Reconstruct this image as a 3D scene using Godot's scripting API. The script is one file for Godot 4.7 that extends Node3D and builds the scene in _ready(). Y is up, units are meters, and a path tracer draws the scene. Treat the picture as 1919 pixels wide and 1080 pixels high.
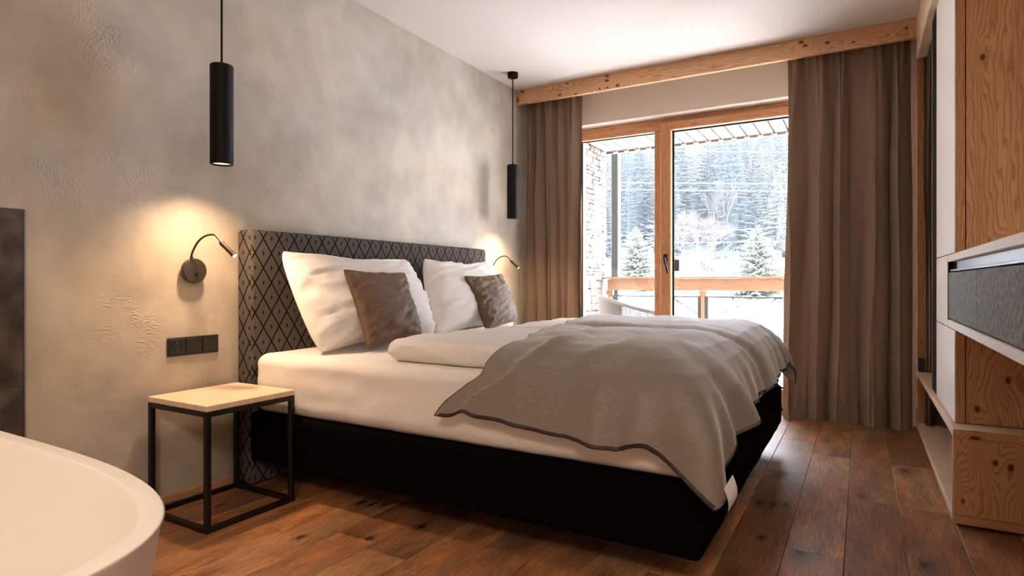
extends Node3D
# A mountain hotel bedroom: bed, bath edge, timber unit, glazed balcony door, snowy forest. x right, y up, z = -depth, metres.

const EYE := 0.9
const FOCAL := 1130.0
const WALL_X := -2.42
const CEIL := 2.45

var used := {}
var M := {}

# ------------------------------------------------------------------ mesh builder
class B:
	var v := PackedVector3Array()
	var n := PackedVector3Array()
	var t := PackedVector2Array()
	var ix := PackedInt32Array()

	func quad(a: Vector3, b: Vector3, c: Vector3, d: Vector3, nn: Vector3, ua := Vector2.ZERO, ub := Vector2.ZERO, uc := Vector2.ZERO, ud := Vector2.ZERO) -> void:
		var k := v.size()
		for p in [a, b, c, d]:
			v.append(p)
			n.append(nn)
		t.append(ua)
		t.append(ub)
		t.append(uc)
		t.append(ud)
		if (b - a).cross(c - a).dot(nn) > 0.0:
			ix.append_array(PackedInt32Array([k, k + 2, k + 1, k, k + 3, k + 2]))
		else:
			ix.append_array(PackedInt32Array([k, k + 1, k + 2, k, k + 2, k + 3]))

	func tri(a: Vector3, b: Vector3, c: Vector3, nn: Vector3) -> void:
		var k := v.size()
		for p in [a, b, c]:
			v.append(p)
			n.append(nn)
			t.append(Vector2.ZERO)
		if (b - a).cross(c - a).dot(nn) > 0.0:
			ix.append_array(PackedInt32Array([k, k + 2, k + 1]))
		else:
			ix.append_array(PackedInt32Array([k, k + 1, k + 2]))

	# grid of points with smooth normals; front side along du x dv (flip turns it)
	func sheet(rows: Array, flip := false, wrap_j := false, us := Vector2.ONE) -> void:
		var ni := rows.size()
		var nj: int = rows[0].size()
		var k := v.size()
		for i in ni:
			var ra: PackedVector3Array = rows[maxi(i - 1, 0)]
			var rb: PackedVector3Array = rows[mini(i + 1, ni - 1)]
			var r: PackedVector3Array = rows[i]
			for j in nj:
				var j0 := j - 1
				var j1 := j + 1
				if wrap_j:
					if j0 < 0:
						j0 = nj - 2
					if j1 > nj - 1:
						j1 = 1
				else:
					j0 = maxi(j0, 0)
					j1 = mini(j1, nj - 1)
				var nn := (rb[j] - ra[j]).cross(r[j1] - r[j0])
				nn = nn.normalized() if nn.length_squared() > 1e-16 else Vector3.UP
				v.append(r[j])
				n.append(-nn if flip else nn)
				t.append(Vector2(float(i) / (ni - 1) * us.x, float(j) / (nj - 1) * us.y))
		for i in ni - 1:
			for j in nj - 1:
				var a := k + i * nj + j
				var b := a + nj
				if flip:
					ix.append_array(PackedInt32Array([a, b, b + 1, a, b + 1, a + 1]))
				else:
					ix.append_array(PackedInt32Array([a, b + 1, b, a, a + 1, b + 1]))

	func tube(path: Array, rad, segs := 8, caps := true) -> void:
		var m := path.size()
		var rows := []
		var up := Vector3.UP
		var d0: Vector3 = (path[1] - path[0]).normalized()
		if absf(d0.dot(up)) > 0.9:
			up = Vector3.RIGHT
		var side: Vector3 = d0.cross(up).normalized()
		for i in m:
			var dd: Vector3 = (path[mini(i + 1, m - 1)] - path[maxi(i - 1, 0)]).normalized()
			side = (side - dd * side.dot(dd)).normalized()
			var o := dd.cross(side)
			var r: float = rad[i] if rad is Array else rad
			var row := PackedVector3Array()
			for j in segs + 1:
				var a := TAU * j / segs
				row.append(path[i] + (side * cos(a) + o * sin(a)) * r)
			rows.append(row)
		sheet(rows, true, true)
		if caps:
			for e in 2:
				var i := 0 if e == 0 else m - 1
				var row: PackedVector3Array = rows[i]
				var dd: Vector3 = (path[0] - path[1]) if e == 0 else (path[m - 1] - path[m - 2])
				for j in segs:
					tri(path[i], row[j], row[j + 1], dd.normalized())

	# straight-sided lathe, each band with its own flat or sloped normal; prof holds (radius, along)
	func lathe(prof: Array, xf: Transform3D, segs := 28) -> void:
		for i in prof.size() - 1:
			var p: Vector2 = prof[i]
			var q: Vector2 = prof[i + 1]
			var dv := q - p
			var nr := Vector2(dv.y, -dv.x).normalized()
			var k := v.size()
			for j in segs + 1:
				var a := TAU * j / segs
				var c := Vector3(cos(a), 0, sin(a))
				for w in [p, q]:
					v.append(xf * (c * w.x + Vector3.UP * w.y))
					n.append((xf.basis * (c * nr.x + Vector3.UP * nr.y)).normalized())
					t.append(Vector2(float(j) / segs, w.y))
			for j in segs:
				var a := k + j * 2
				var face := (v[a + 2] - v[a]).cross(v[a + 3] - v[a])
				if face.length_squared() < 1e-18:
					face = (v[a + 3] - v[a]).cross(v[a + 1] - v[a])
				if face.dot(n[a] + n[a + 2]) > 0.0:
					ix.append_array(PackedInt32Array([a, a + 3, a + 2, a, a + 1, a + 3]))
				else:
					ix.append_array(PackedInt32Array([a, a + 2, a + 3, a, a + 3, a + 1]))

	# box with chamfered edges; uv runs along axis g in metres
	func box(lo: Vector3, hi: Vector3, bev := 0.003, g := 1, off := Vector2.ZERO) -> void:
		bev = minf(bev, minf(minf(hi.x - lo.x, hi.y - lo.y), hi.z - lo.z) * 0.45)
		var c := []
		for k in 8:
			var s := [k & 1, (k >> 1) & 1, (k >> 2) & 1]
			var pts := []
			for ax in 3:
				var p := Vector3.ZERO
				for q in 3:
					var inset := 0.0 if q == ax else bev
					p[q] = (hi[q] - inset) if s[q] else (lo[q] + inset)
				pts.append(p)
			c.append(pts)
		for ax in 3:
			var u := (ax + 1) % 3
			var w := (ax + 2) % 3
			var ua := g
			var va := w if u == g else u
			if g == ax:
				ua = u
				va = w
			for s in 2:
				var ids := []
				for q in [[0, 0], [1, 0], [1, 1], [0, 1]]:
					ids.append((s << ax) | (q[0] << u) | (q[1] << w))
				var nn := Vector3.ZERO
				nn[ax] = 1.0 if s else -1.0
				var ps := []
				var ts := []
				for id in ids:
					var p: Vector3 = c[id][ax]
					ps.append(p)
					ts.append(Vector2(p[ua] * (0.15 if g == ax else 1.0), p[va]) + off)
				quad(ps[0], ps[1], ps[2], ps[3], nn, ts[0], ts[1], ts[2], ts[3])
		if bev <= 0.0:
			return
		for ax in 3:
			var u := (ax + 1) % 3
			var w := (ax + 2) % 3
			for q in [[0, 0], [1, 0], [1, 1], [0, 1]]:
				var k0: int = (q[0] << u) | (q[1] << w)
				var k1: int = k0 | (1 << ax)
				var nn := Vector3.ZERO
				nn[u] = 1.0 if q[0] else -1.0
				nn[w] = 1.0 if q[1] else -1.0
				var ps := [c[k0][u], c[k1][u], c[k1][w], c[k0][w]]
				var va := w if u == g else u
				var ts := []
				for p in ps:
					ts.append(Vector2(p[g], p[va]) + off)
				quad(ps[0], ps[1], ps[2], ps[3], nn.normalized(), ts[0], ts[1], ts[2], ts[3])
		for k in 8:
			var nn := Vector3(1 if k & 1 else -1, 1 if k & 2 else -1, 1 if k & 4 else -1).normalized()
			tri(c[k][0], c[k][1], c[k][2], nn)

	# rounded soft box; warp(point, normal) -> point
	func rbox(lo: Vector3, hi: Vector3, r: float, cells: Vector3i, warp = null, uvs := Vector2.ONE) -> void:
		var ar := []
		for q in 3:
			var l := []
			for k in 5:
				l.append(lo[q] + r * k / 5.0)
			for k in cells[q] + 1:
				l.append(lerpf(lo[q] + r, hi[q] - r, float(k) / cells[q]))
			for k in 5:
				l.append(hi[q] - r + r * (k + 1) / 5.0)
			ar.append(l)
		for ax in 3:
			var u := (ax + 1) % 3
			var w := (ax + 2) % 3
			for s in 2:
				var rows := []
				var tx := PackedVector2Array()
				for pu in ar[u]:
					var row := PackedVector3Array()
					for pw in ar[w]:
						var p := Vector3.ZERO
						p[ax] = hi[ax] if s else lo[ax]
						p[u] = pu
						p[w] = pw
						var inner := p.clamp(lo + Vector3.ONE * r, hi - Vector3.ONE * r)
						var d := (p - inner).normalized()
						var o := inner + d * r
						if warp != null:
							o = warp.call(o, d)
						row.append(o)
						var ha := 2 if ax == 0 else 0
						var vb := 2 if ax == 1 else 1
						tx.append(Vector2(p[ha], p[vb]) * uvs)
					rows.append(row)
				var k := t.size()
				sheet(rows, s == 0)
				for i in tx.size():
					t[k + i] = tx[i]

	func mesh() -> ArrayMesh:
		var a := []
		a.resize(Mesh.ARRAY_MAX)
		a[Mesh.ARRAY_VERTEX] = v
		a[Mesh.ARRAY_NORMAL] = n
		a[Mesh.ARRAY_TEX_UV] = t
		a[Mesh.ARRAY_INDEX] = ix
		var m := ArrayMesh.new()
		m.add_surface_from_arrays(Mesh.PRIMITIVE_TRIANGLES, a)
		return m

# ------------------------------------------------------------------ scene helpers
func V(x: float, y: float, d: float) -> Vector3:
	return Vector3(x, y, -d)

func numbered(called: String) -> String:
	var k: int = used.get(called, 0)
	used[called] = k + 1
	return called if k == 0 else "%s_%03d" % [called, k]

func tag(o: Node, label: String, category: String, group := "", kind := "") -> void:
	o.set_meta("label", label)
	o.set_meta("category", category)
	if group:
		o.set_meta("group", group)
	if kind:
		o.set_meta("kind", kind)

func thing(called: String, label: String, category: String, at := Vector3.ZERO, group := "", kind := "") -> Node3D:
	var o := Node3D.new()
	o.name = numbered(called)
	o.position = at
	tag(o, label, category, group, kind)
	add_child(o, true)
	return o

# a named mesh in world coordinates under a thing or a part
func part(called: String, b, m: Material, parent: Node3D, kind := "", label := "") -> MeshInstance3D:
	var o := MeshInstance3D.new()
	o.name = called
	o.mesh = b.mesh() if b is B else b
	o.material_override = null
	for s in o.mesh.get_surface_count():
		o.set_surface_override_material(s, m)
	if parent.get_parent() == self:
		o.position = -parent.position
	if kind:
		o.set_meta("kind", kind)
	if label:
		o.set_meta("label", label)
	parent.add_child(o, true)
	return o

# a thing that is one mesh, built in world coordinates
func solo(called: String, b, m: Material, label: String, category: String, group := "", kind := "") -> MeshInstance3D:
	var o := MeshInstance3D.new()
	o.name = numbered(called)
	o.mesh = b.mesh() if b is B else b
	for s in o.mesh.get_surface_count():
		o.set_surface_override_material(s, m)
	tag(o, label, category, group, kind)
	add_child(o, true)
	return o

func copy(o: Node3D, base: String, at: Vector3, label := "") -> Node3D:
	var c: Node3D = o.duplicate()
	c.name = numbered(base)
	add_child(c, true)
	c.position = at
	if label:
		c.set_meta("label", label)
	return c

func fnl(s: int, freq := 1.0, oct := 3, kind := FastNoiseLite.TYPE_SIMPLEX_SMOOTH) -> FastNoiseLite:
	var f := FastNoiseLite.new()
	f.seed = s
	f.frequency = freq
	f.noise_type = kind
	f.fractal_type = FastNoiseLite.FRACTAL_FBM if oct > 1 else FastNoiseLite.FRACTAL_NONE
	f.fractal_octaves = oct
	return f

func mat(c: Color, rough := 0.7, metal := 0.0) -> StandardMaterial3D:
	var m := StandardMaterial3D.new()
	m.albedo_color = c
	m.roughness = rough
	m.metallic = metal
	return m

func rgb(r: int, g: int, b: int) -> Color:
	return Color(r / 255.0, g / 255.0, b / 255.0)

# bake an image row by row on the worker threads; fn(y) gives the RGB bytes of a row
func bake(w: int, h: int, fn: Callable) -> Image:
	var rows := []
	rows.resize(h)
	var id := WorkerThreadPool.add_group_task(func(y: int): rows[y] = fn.call(y), h)
	WorkerThreadPool.wait_for_group_task_completion(id)
	var data := PackedByteArray()
	for r in rows:
		data.append_array(r)
	return Image.create_from_data(w, h, false, Image.FORMAT_RGB8, data)

func bumps(im: Image, strength: float) -> ImageTexture:
	var c: Image = im.duplicate()
	c.convert(Image.FORMAT_RGBA8)
	c.bump_map_to_normal_map(strength)
	return ImageTexture.create_from_image(c)

func noise_tex(s: int, freq: float, lo: Color, hi: Color, size := 256, oct := 4, normal := 0.0, kind := FastNoiseLite.TYPE_SIMPLEX_SMOOTH) -> NoiseTexture2D:
	var x := NoiseTexture2D.new()
	x.width = size
	x.height = size
	x.seamless = true
	x.noise = fnl(s, freq, oct, kind)
	if normal > 0.0:
		x.as_normal_map = true
		x.bump_strength = normal
	else:
		var g := Gradient.new()
		g.set_color(0, lo)
		g.set_color(1, hi)
		x.color_ramp = g
	return x

# ------------------------------------------------------------------ entry
func _ready() -> void:
	view_and_light()
	materials()
	shell()
	balcony_door()
	bed()
	bedding()
	bedside()
	lamps()
	bath()
	timber_unit()
	curtains()
	balcony()
	valley()
	room_behind()

func view_and_light() -> void:
	var cam := Camera3D.new()
	cam.name = "camera"
	cam.near = 0.05
	cam.far = 1200.0
	cam.projection = Camera3D.PROJECTION_FRUSTUM
	cam.size = 2.0 * 540.0 / FOCAL * cam.near
	cam.frustum_offset = Vector2(0.0, -11.0 / FOCAL * cam.near)
	add_child(cam)
	cam.position = Vector3(0, EYE, 0)
	cam.rotation_degrees = Vector3(0, 30.15, 0)
	cam.current = true

	var sky_mat := ProceduralSkyMaterial.new()
	sky_mat.sky_top_color = rgb(196, 206, 222)
	sky_mat.sky_horizon_color = rgb(240, 234, 226)
	sky_mat.sky_curve = 0.2
	sky_mat.ground_bottom_color = rgb(214, 210, 206)
	sky_mat.ground_horizon_color = rgb(226, 222, 218)
	sky_mat.sky_energy_multiplier = 4.0
	sky_mat.ground_energy_multiplier = 3.0
	var env := Environment.new()
	env.background_mode = Environment.BG_SKY
	env.sky = Sky.new()
	env.sky.sky_material = sky_mat
	env.tonemap_mode = Environment.TONE_MAPPER_LINEAR
	env.tonemap_exposure = 1.42
	env.volumetric_fog_enabled = true
	env.volumetric_fog_density = 0.0
	env.sdfgi_enabled = true
	env.ssao_enabled = true
	env.ssil_enabled = true
	var we := WorldEnvironment.new()
	we.name = "world"
	we.environment = env
	add_child(we)

	var sun := DirectionalLight3D.new()
	sun.name = "sun"
	sun.light_color = rgb(255, 232, 204)
	sun.light_energy = 8.0
	sun.light_angular_distance = 0.5
	sun.shadow_enabled = true
	add_child(sun)
	sun.look_at_from_position(V(0.75, 0.55, 0.32) * 10.0, Vector3.ZERO)

# ------------------------------------------------------------------ materials
func larch_texture(w: int, h: int, many: int) -> Image:
	var r := RandomNumberGenerator.new()
	r.seed = 11
	var knots := []
	for i in many:
		knots.append([r.randf() * 2.8, r.randf() * 0.7, r.randf_range(0.004, 0.009), (1.0 if r.randf() < 0.5 else -1.0) * r.randf_range(2.0, 5.0)])
	var n1 := fnl(5, 1.0, 2)
	var n2 := fnl(6, 1.0, 2)
	var n3 := fnl(7, 1.0, 1)
	return bake(w, h, func(y: int):
		var buf := PackedByteArray()
		buf.resize(w * 3)
		var fv: float = y * 0.7 / h
		var near := []
		for k in knots:
			if absf(k[1] - fv) < 0.12:
				near.append(k)
		for x in w:
			var fu: float = x * 2.8 / w
			var g := fv * 78.0 + 2.7 * n1.get_noise_2d(fu * 0.75, fv * 3.2) + 0.9 * n2.get_noise_2d(fu * 4.0, fv * 26.0)
			var kn := 0.0
			var halo := 0.0
			for k in near:
				var du: float = fu - k[0]
				if absf(du) < 0.3:
					var dv: float = fv - k[1]
					var e := du * du / 0.0085 + dv * dv / 0.0011
					g += k[3] * exp(-e)
					var q: float = sqrt(du * du * 0.45 + dv * dv) / k[2]
					if q < 3.0:
						kn = maxf(kn, clampf(1.6 - q, 0.0, 1.0))
						halo = maxf(halo, clampf(1.0 - q / 3.0, 0.0, 1.0))
			var f := g - floorf(g)
			var late := smoothstep(0.35, 0.88, f) * (1.0 - smoothstep(0.9, 1.0, f))
			var fib := n3.get_noise_2d(fu * 14.0, fv * 420.0) * 0.045 + n2.get_noise_2d(fu * 0.9 + 9.0, fv * 5.0) * 0.07
			var a := late * 0.50 + halo * 0.28
			var cr := lerpf(0.97, 0.70, clampf(a, 0.0, 1.0)) + fib
			var cg := lerpf(0.93, 0.56, clampf(a, 0.0, 1.0)) + fib
			var cb := lerpf(0.88, 0.44, clampf(a, 0.0, 1.0)) + fib
			cr = lerpf(cr, 0.42, kn)
			cg = lerpf(cg, 0.26, kn)
			cb = lerpf(cb, 0.18, kn)
			buf[x * 3] = int(clampf(cr, 0, 1) * 255)
			buf[x * 3 + 1] = int(clampf(cg, 0, 1) * 255)
			buf[x * 3 + 2] = int(clampf(cb, 0, 1) * 255)
		return buf)

# four planks of dark smoked oak, one above the other, 1.4 m x 0.175 m each
func oak_texture() -> Image:
	var w := 2048
	var h := 1024
	var r := RandomNumberGenerator.new()
	r.seed = 23
	var knots := []
	for i in 7:
		var s := r.randi_range(0, 3)
		knots.append([r.randf() * 1.4, s * 0.175 + r.randf_range(0.02, 0.155), r.randf_range(0.004, 0.011), (1.0 if r.randf() < 0.5 else -1.0) * r.randf_range(2.0, 5.0), r.randf_range(0.25, 0.8)])
	var n1 := fnl(15, 1.0, 2)
	var n2 := fnl(16, 1.0, 2)
	var n3 := fnl(17, 1.0, 1)
	var tones := [1.0, 0.9, 1.08, 0.96]
	return bake(w, h, func(y: int):
		var buf := PackedByteArray()
		buf.resize(w * 3)
		var fv: float = y * 0.7 / h
		var strip := int(fv / 0.175)
		var tone: float = tones[mini(strip, 3)]
		var near := []
		for k in knots:
			if int(k[1] / 0.175) == strip:
				near.append(k)
		for x in w:
			var fu: float = x * 1.4 / w
			var so := strip * 3.7
			var g := fv * 55.0 + 5.0 * n1.get_noise_2d(fu * 1.1 + so, fv * 5.0) + 1.2 * n2.get_noise_2d(fu * 6.0, fv * 40.0 + so)
			var kn := 0.0
			var halo := 0.0
			for k in near:
				var du: float = fu - k[0]
				if absf(du) < 0.3:
					var dv: float = fv - k[1]
					g += k[3] * exp(-(du * du / 0.008 + dv * dv / 0.0010))
					var q: float = sqrt(du * du * k[4] * 0.4 + dv * dv) / k[2] + n2.get_noise_2d(fu * 60.0, fv * 160.0) * 1.3
					kn = maxf(kn, clampf(1.7 - q, 0.0, 1.0))
					halo = maxf(halo, clampf(1.0 - q / 5.0, 0.0, 1.0))
			var f := g - floorf(g)
			var late := smoothstep(0.1, 0.9, f) * (1.0 - smoothstep(0.92, 1.0, f))
			var pore := n3.get_noise_2d(fu * 22.0, fv * 700.0)
			var blot := n2.get_noise_2d(fu * 2.2 + so, fv * 9.0)
			var l := tone * (1.0 + 0.22 * blot - 0.13 * late) + 0.13 * pore - 0.14 * maxf(0.0, pore - 0.2) + 0.15 * n3.get_noise_2d(fu * 7.0 + so, fv * 160.0)
			l *= 1.0 - 0.35 * halo
			l *= 1.0 - 0.75 * kn
			var warm := 1.0 + 0.10 * n1.get_noise_2d(fu * 1.5 + 40.0, fv * 6.0)
			buf[x * 3] = int(clampf(l * 0.68 * warm, 0.02, 1) * 255)
			buf[x * 3 + 1] = int(clampf(l * 0.478, 0.015, 1) * 255)
			buf[x * 3 + 2] = int(clampf(l * 0.325 / warm, 0.01, 1) * 255)
		return buf)

# trowelled lime plaster over 3.6 m x 2.45 m: [colour, height]
func plaster_textures() -> Array:
	var w := 1536
	var h := 1024
	var n1 := fnl(31, 1.0, 3)
	var n2 := fnl(32, 1.0, 2)
	var n3 := fnl(33, 1.0, 3)
	var n4 := fnl(34, 1.0, 1)
	# rough trowel patches: depth, height, radius
	var rough := [[1.22, 1.30, 0.15, 1.2], [1.17, 1.80, 0.17, 0.9], [0.98, 1.26, 0.14, 1.35], [1.25, 0.72, 0.13, 0.1], [1.95, 1.42, 0.2, 0.5], [2.6, 1.30, 0.24, 1.0], [1.8, 1.95, 0.2, -0.4], [3.1, 1.6, 0.22, 0.7], [1.0, 1.62, 0.16, -0.5], [1.5, 1.36, 0.12, 0.3], [2.3, 1.8, 0.2, 1.3]]
	var heights := bake(w, h, func(y: int):
		var buf := PackedByteArray()
		buf.resize(w * 3)
		var fy: float = CEIL - y * CEIL / h
		for x in w:
			var fx: float = 0.7 + x * 3.6 / w
			var wx := fx + 0.03 * n2.get_noise_2d(fx * 5.0, fy * 5.0)
			var wy := fy + 0.03 * n2.get_noise_2d(fx * 5.0 + 30.0, fy * 5.0)
			var e := 0.5 + 0.05 * n2.get_noise_2d(fx * 9.0, fy * 9.0) + 0.02 * n3.get_noise_2d(fx * 5.0, fy * 26.0)
			for p in rough:
				var px: float = wx - p[0]
				var py: float = wy - p[1]
				var d2: float = (px * px + py * py) / (p[2] * p[2])
				if d2 < 3.2:
					var ca := cos(p[3])
					var sa := sin(p[3])
					var rid := 1.0 - absf(n3.get_noise_2d((px * ca + py * sa) * 17.0 + p[0] * 9.0, (-px * sa + py * ca) * 72.0)) * 2.2
					var patch: float = smoothstep(-0.25, 0.3, n1.get_noise_2d(fx * 6.0 + 11.0, fy * 6.0))
					e += exp(-d2 * d2) * patch * 0.20 * (pow(clampf(rid, 0.0, 1.0), 3.0) - 0.2)
			e += 0.006 * n4.get_noise_2d(fx * 90.0, fy * 90.0)
			var q := int(clampf(e, 0, 1) * 255)
			buf[x * 3] = q
			buf[x * 3 + 1] = q
			buf[x * 3 + 2] = q
		return buf)
	var colour := bake(w / 2, h / 2, func(y: int):
		var buf := PackedByteArray()
		buf.resize(w / 2 * 3)
		var fy: float = CEIL - y * CEIL * 2.0 / h
		for x in w / 2:
			var fx: float = 0.7 + x * 7.2 / w
			var a := n1.get_noise_2d(fx * 0.9, fy * 1.1) * 0.5 + n1.get_noise_2d(fx * 2.6 + 7.0, fy * 2.4) * 0.35 + n3.get_noise_2d(fx * 8.0, fy * 5.0) * 0.16
			var hue := n2.get_noise_2d(fx * 1.2 + 50.0, fy * 1.4)
			var l := 0.70 + 0.17 * a
			buf[x * 3] = int(clampf(l * (1.0 + 0.02 * hue), 0, 1) * 255)
			buf[x * 3 + 1] = int(clampf(l * 0.945, 0, 1) * 255)
			buf[x * 3 + 2] = int(clampf(l * (0.86 - 0.035 * hue), 0, 1) * 255)
		return buf)
	return [colour, heights]

func jacquard_texture() -> Image:
	var w := 256
	var h := 384
	return bake(w, h, func(y: int):
		var buf := PackedByteArray()
		buf.resize(w * 3)
		var tv := (y + 0.5) / h
		for x in w:
			var tu := (x + 0.5) / w
			var du := absf(tu - 0.5) * 2.0
			var dv := absf(tv - 0.5) * 2.0
			var s := du + dv
			if s > 1.0:
				du = 1.0 - du
				dv = 1.0 - dv
			var l1 := du + dv
			var l2 := sqrt(du * du + dv * dv) * 1.02
			var rr := lerpf(l2, l1, smoothstep(0.15, 0.75, l1))
			var on := 0.0
			if l1 < 0.935 and rr > 0.11:
				var f := rr * 7.0 - floorf(rr * 7.0)
				on = smoothstep(0.40, 0.52, f) * (1.0 - smoothstep(0.90, 1.0, f))
				on *= 0.66 + 0.34 * smoothstep(-0.2, 0.4, sin((tu - tv * 1.2) * TAU * 22.0) * sin((tu + tv * 1.2) * TAU * 22.0))
			var c := lerpf(0.07, 0.60, on)
			buf[x * 3] = int(c * 255)
			buf[x * 3 + 1] = int(c * 0.93 * 255)
			buf[x * 3 + 2] = int(c * 0.88 * 255)
		return buf)

func wood(tint: Color, rough := 0.55, knotty := true) -> StandardMaterial3D:
	var m := mat(tint, rough)
	m.albedo_texture = M.larch if knotty else M.clear
	m.normal_enabled = true
	m.normal_texture = M.larch_n if knotty else M.clear_n
	m.normal_scale = 0.35
	m.uv1_scale = Vector3(1.0 / 2.8, 1.0 / 0.7, 1)
	return m

func cloth(tint: Color, lo: float, freq: float, tile: float, rough := 0.95, bump := 0.6) -> StandardMaterial3D:
	var m := mat(tint, rough)
	m.albedo_texture = noise_tex(int(freq * 1000) + 3, freq, Color(lo, lo, lo), Color.WHITE, 256, 3)
	m.normal_enabled = true
	m.normal_texture = M.weave_n
	m.normal_scale = bump
	m.uv1_triplanar = true
	m.uv1_scale = Vector3.ONE / tile
	return m

func materials() -> void:
	var li := larch_texture(2048, 512, 56)
	var clear := larch_texture(1024, 256, 0)
	M.clear = ImageTexture.create_from_image(clear)
	M.clear_n = bumps(clear, 2.0)
	M.larch = ImageTexture.create_from_image(li)
	M.larch_n = bumps(li, 2.0)
	M.weave_n = noise_tex(91, 0.22, Color.BLACK, Color.WHITE, 256, 2, 3.0)
	var oi := oak_texture()
	var oak_t := ImageTexture.create_from_image(oi)
	var oak_n := bumps(oi, 3.0)
	M.oak = []
	for tint in [Color(1, 1, 1), Color(0.84, 0.82, 0.8), Color(1.0, 0.96, 0.88)]:
		var m := mat(tint, 0.44)
		m.albedo_texture = oak_t
		m.normal_enabled = true
		m.normal_texture = oak_n
		m.normal_scale = 0.35
		m.uv1_scale = Vector3(1.0 / 1.4, 1.0 / 0.7, 1)
		M.oak.append(m)
	var pl := plaster_textures()
	var p := mat(Color.WHITE, 0.62)
	p.albedo_texture = ImageTexture.create_from_image(pl[0])
	p.normal_enabled = true
	p.normal_texture = bumps(pl[1], 6.0)
	p.normal_scale = 1.0
	M.plaster = p
	M.paint = mat(rgb(226, 219, 210), 0.85)
	M.ceiling = mat(rgb(222, 215, 208), 0.9)
	M.larch_mid = wood(rgb(218, 174, 132))
	M.larch_beam = wood(rgb(236, 196, 158))
	M.larch_pale = wood(rgb(244, 220, 192), 0.6)
	M.larch_frame = wood(rgb(226, 176, 134), 0.45, false)
	M.larch_strip = wood(rgb(206, 160, 120), 0.55, false)
	M.larch_out = wood(rgb(142, 112, 90), 0.7, false)
	M.white_board = mat(rgb(243, 236, 228), 0.55)
	M.black_metal = mat(rgb(16, 15, 15), 0.45, 0.2)
	M.black_lamp = mat(rgb(12, 12, 13), 0.55)
	M.black_lamp.metallic_specular = 0.3
	M.bronze = mat(rgb(62, 52, 46), 0.42, 0.4)
	M.steel = mat(rgb(150, 152, 155), 0.35, 0.9)
	M.plastic = mat(rgb(24, 22, 21), 0.4)
	M.plastic_in = mat(rgb(10, 10, 10), 0.6)
	M.cotton = cloth(rgb(236, 231, 226), 0.975, 0.06, 0.5, 0.9, 0.03)
	M.base_cloth = cloth(rgb(15, 13, 12), 0.75, 0.2, 0.25, 0.95, 0.5)
	M.base_cloth.metallic_specular = 0.08
	M.curtain = cloth(rgb(166, 140, 118), 0.68, 0.33, 0.16, 0.95, 0.7)
	M.curtain.backlight_enabled = true
	M.curtain.backlight = rgb(40, 30, 22)
	M.felt = cloth(rgb(142, 130, 119), 0.80, 0.10, 0.30, 0.55, 0.16)
	M.felt.uv1_scale = Vector3(1.2, 9.0, 7.0)
	M.felt.rim_enabled = true
	M.felt.rim = 1.2
	M.felt.rim_tint = 0.0
	M.stitch = mat(rgb(56, 46, 40), 0.95)
	M.velvet = cloth(rgb(110, 84, 62), 0.8, 0.09, 0.3, 0.58, 0.4)
	M.velvet.rim_enabled = true
	M.velvet.rim = 0.4
	M.velvet.rim_tint = 0.6
	var j := mat(Color.WHITE, 0.85)
	j.albedo_texture = ImageTexture.create_from_image(jacquard_texture())
	j.metallic_specular = 0.2
	M.jacquard = j
	M.grey_front = cloth(rgb(158, 160, 158), 0.62, 0.05, 0.35, 0.85, 0.4)
	M.tub = mat(rgb(232, 224, 216), 0.4)
	M.glass = mat(Color(1, 1, 1, 0.04), 0.02)
	M.glass.transparency = BaseMaterial3D.TRANSPARENCY_ALPHA
	M.gasket = mat(rgb(12, 12, 13), 0.6)
	M.gasket.metallic_specular = 0.25
	var ti := mat(Color.WHITE, 0.4)
	ti.albedo_texture = noise_tex(41, 0.012, rgb(40, 34, 31), rgb(104, 94, 86), 512, 5)
	ti.uv1_triplanar = true
	ti.uv1_scale = Vector3.ONE / 0.9
	M.tile = ti
	var st := mat(Color.WHITE, 0.9)
	st.albedo_texture = noise_tex(51, 0.03, rgb(90, 84, 80), rgb(138, 130, 126), 256, 4)
	st.uv1_triplanar = true
	st.uv1_scale = Vector3.ONE / 0.6
	M.stone = st
	M.stone2 = st.duplicate()
	M.stone2.albedo_color = rgb(225, 214, 208)
	M.mortar = mat(rgb(52, 47, 45), 0.95)
	M.snow = mat(rgb(238, 241, 246), 0.9)
	M.bark = mat(rgb(120, 108, 100), 0.9)
	M.frost_bark = mat(rgb(74, 70, 68), 0.9)
	M.fir = mat(rgb(86, 93, 84), 0.9)
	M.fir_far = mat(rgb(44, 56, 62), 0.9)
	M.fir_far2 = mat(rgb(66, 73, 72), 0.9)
	M.shaded_needle_floor = mat(Color.WHITE, 0.95)  # dark needle ground; the shade under the firs is put into its colour
	M.shaded_needle_floor.albedo_texture = noise_tex(61, 0.02, rgb(30, 38, 42), rgb(70, 78, 82), 256, 4)
	M.shaded_needle_floor.uv1_triplanar = true
	M.shaded_needle_floor.uv1_scale = Vector3.ONE / 40.0
	M.grey_steel = mat(rgb(50, 56, 55), 0.6, 0.2)
	M.rope = mat(rgb(120, 118, 115), 0.85)
	M.birch = mat(rgb(66, 64, 63), 0.9)
	M.oak_pale = cloth(rgb(232, 206, 176), 0.93, 0.01, 0.6, 0.55, 0.0)
	M.wire = mat(rgb(130, 136, 138), 0.6)
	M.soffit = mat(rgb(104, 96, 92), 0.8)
	M.soffit_joint = mat(rgb(40, 32, 28), 0.9)

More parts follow.
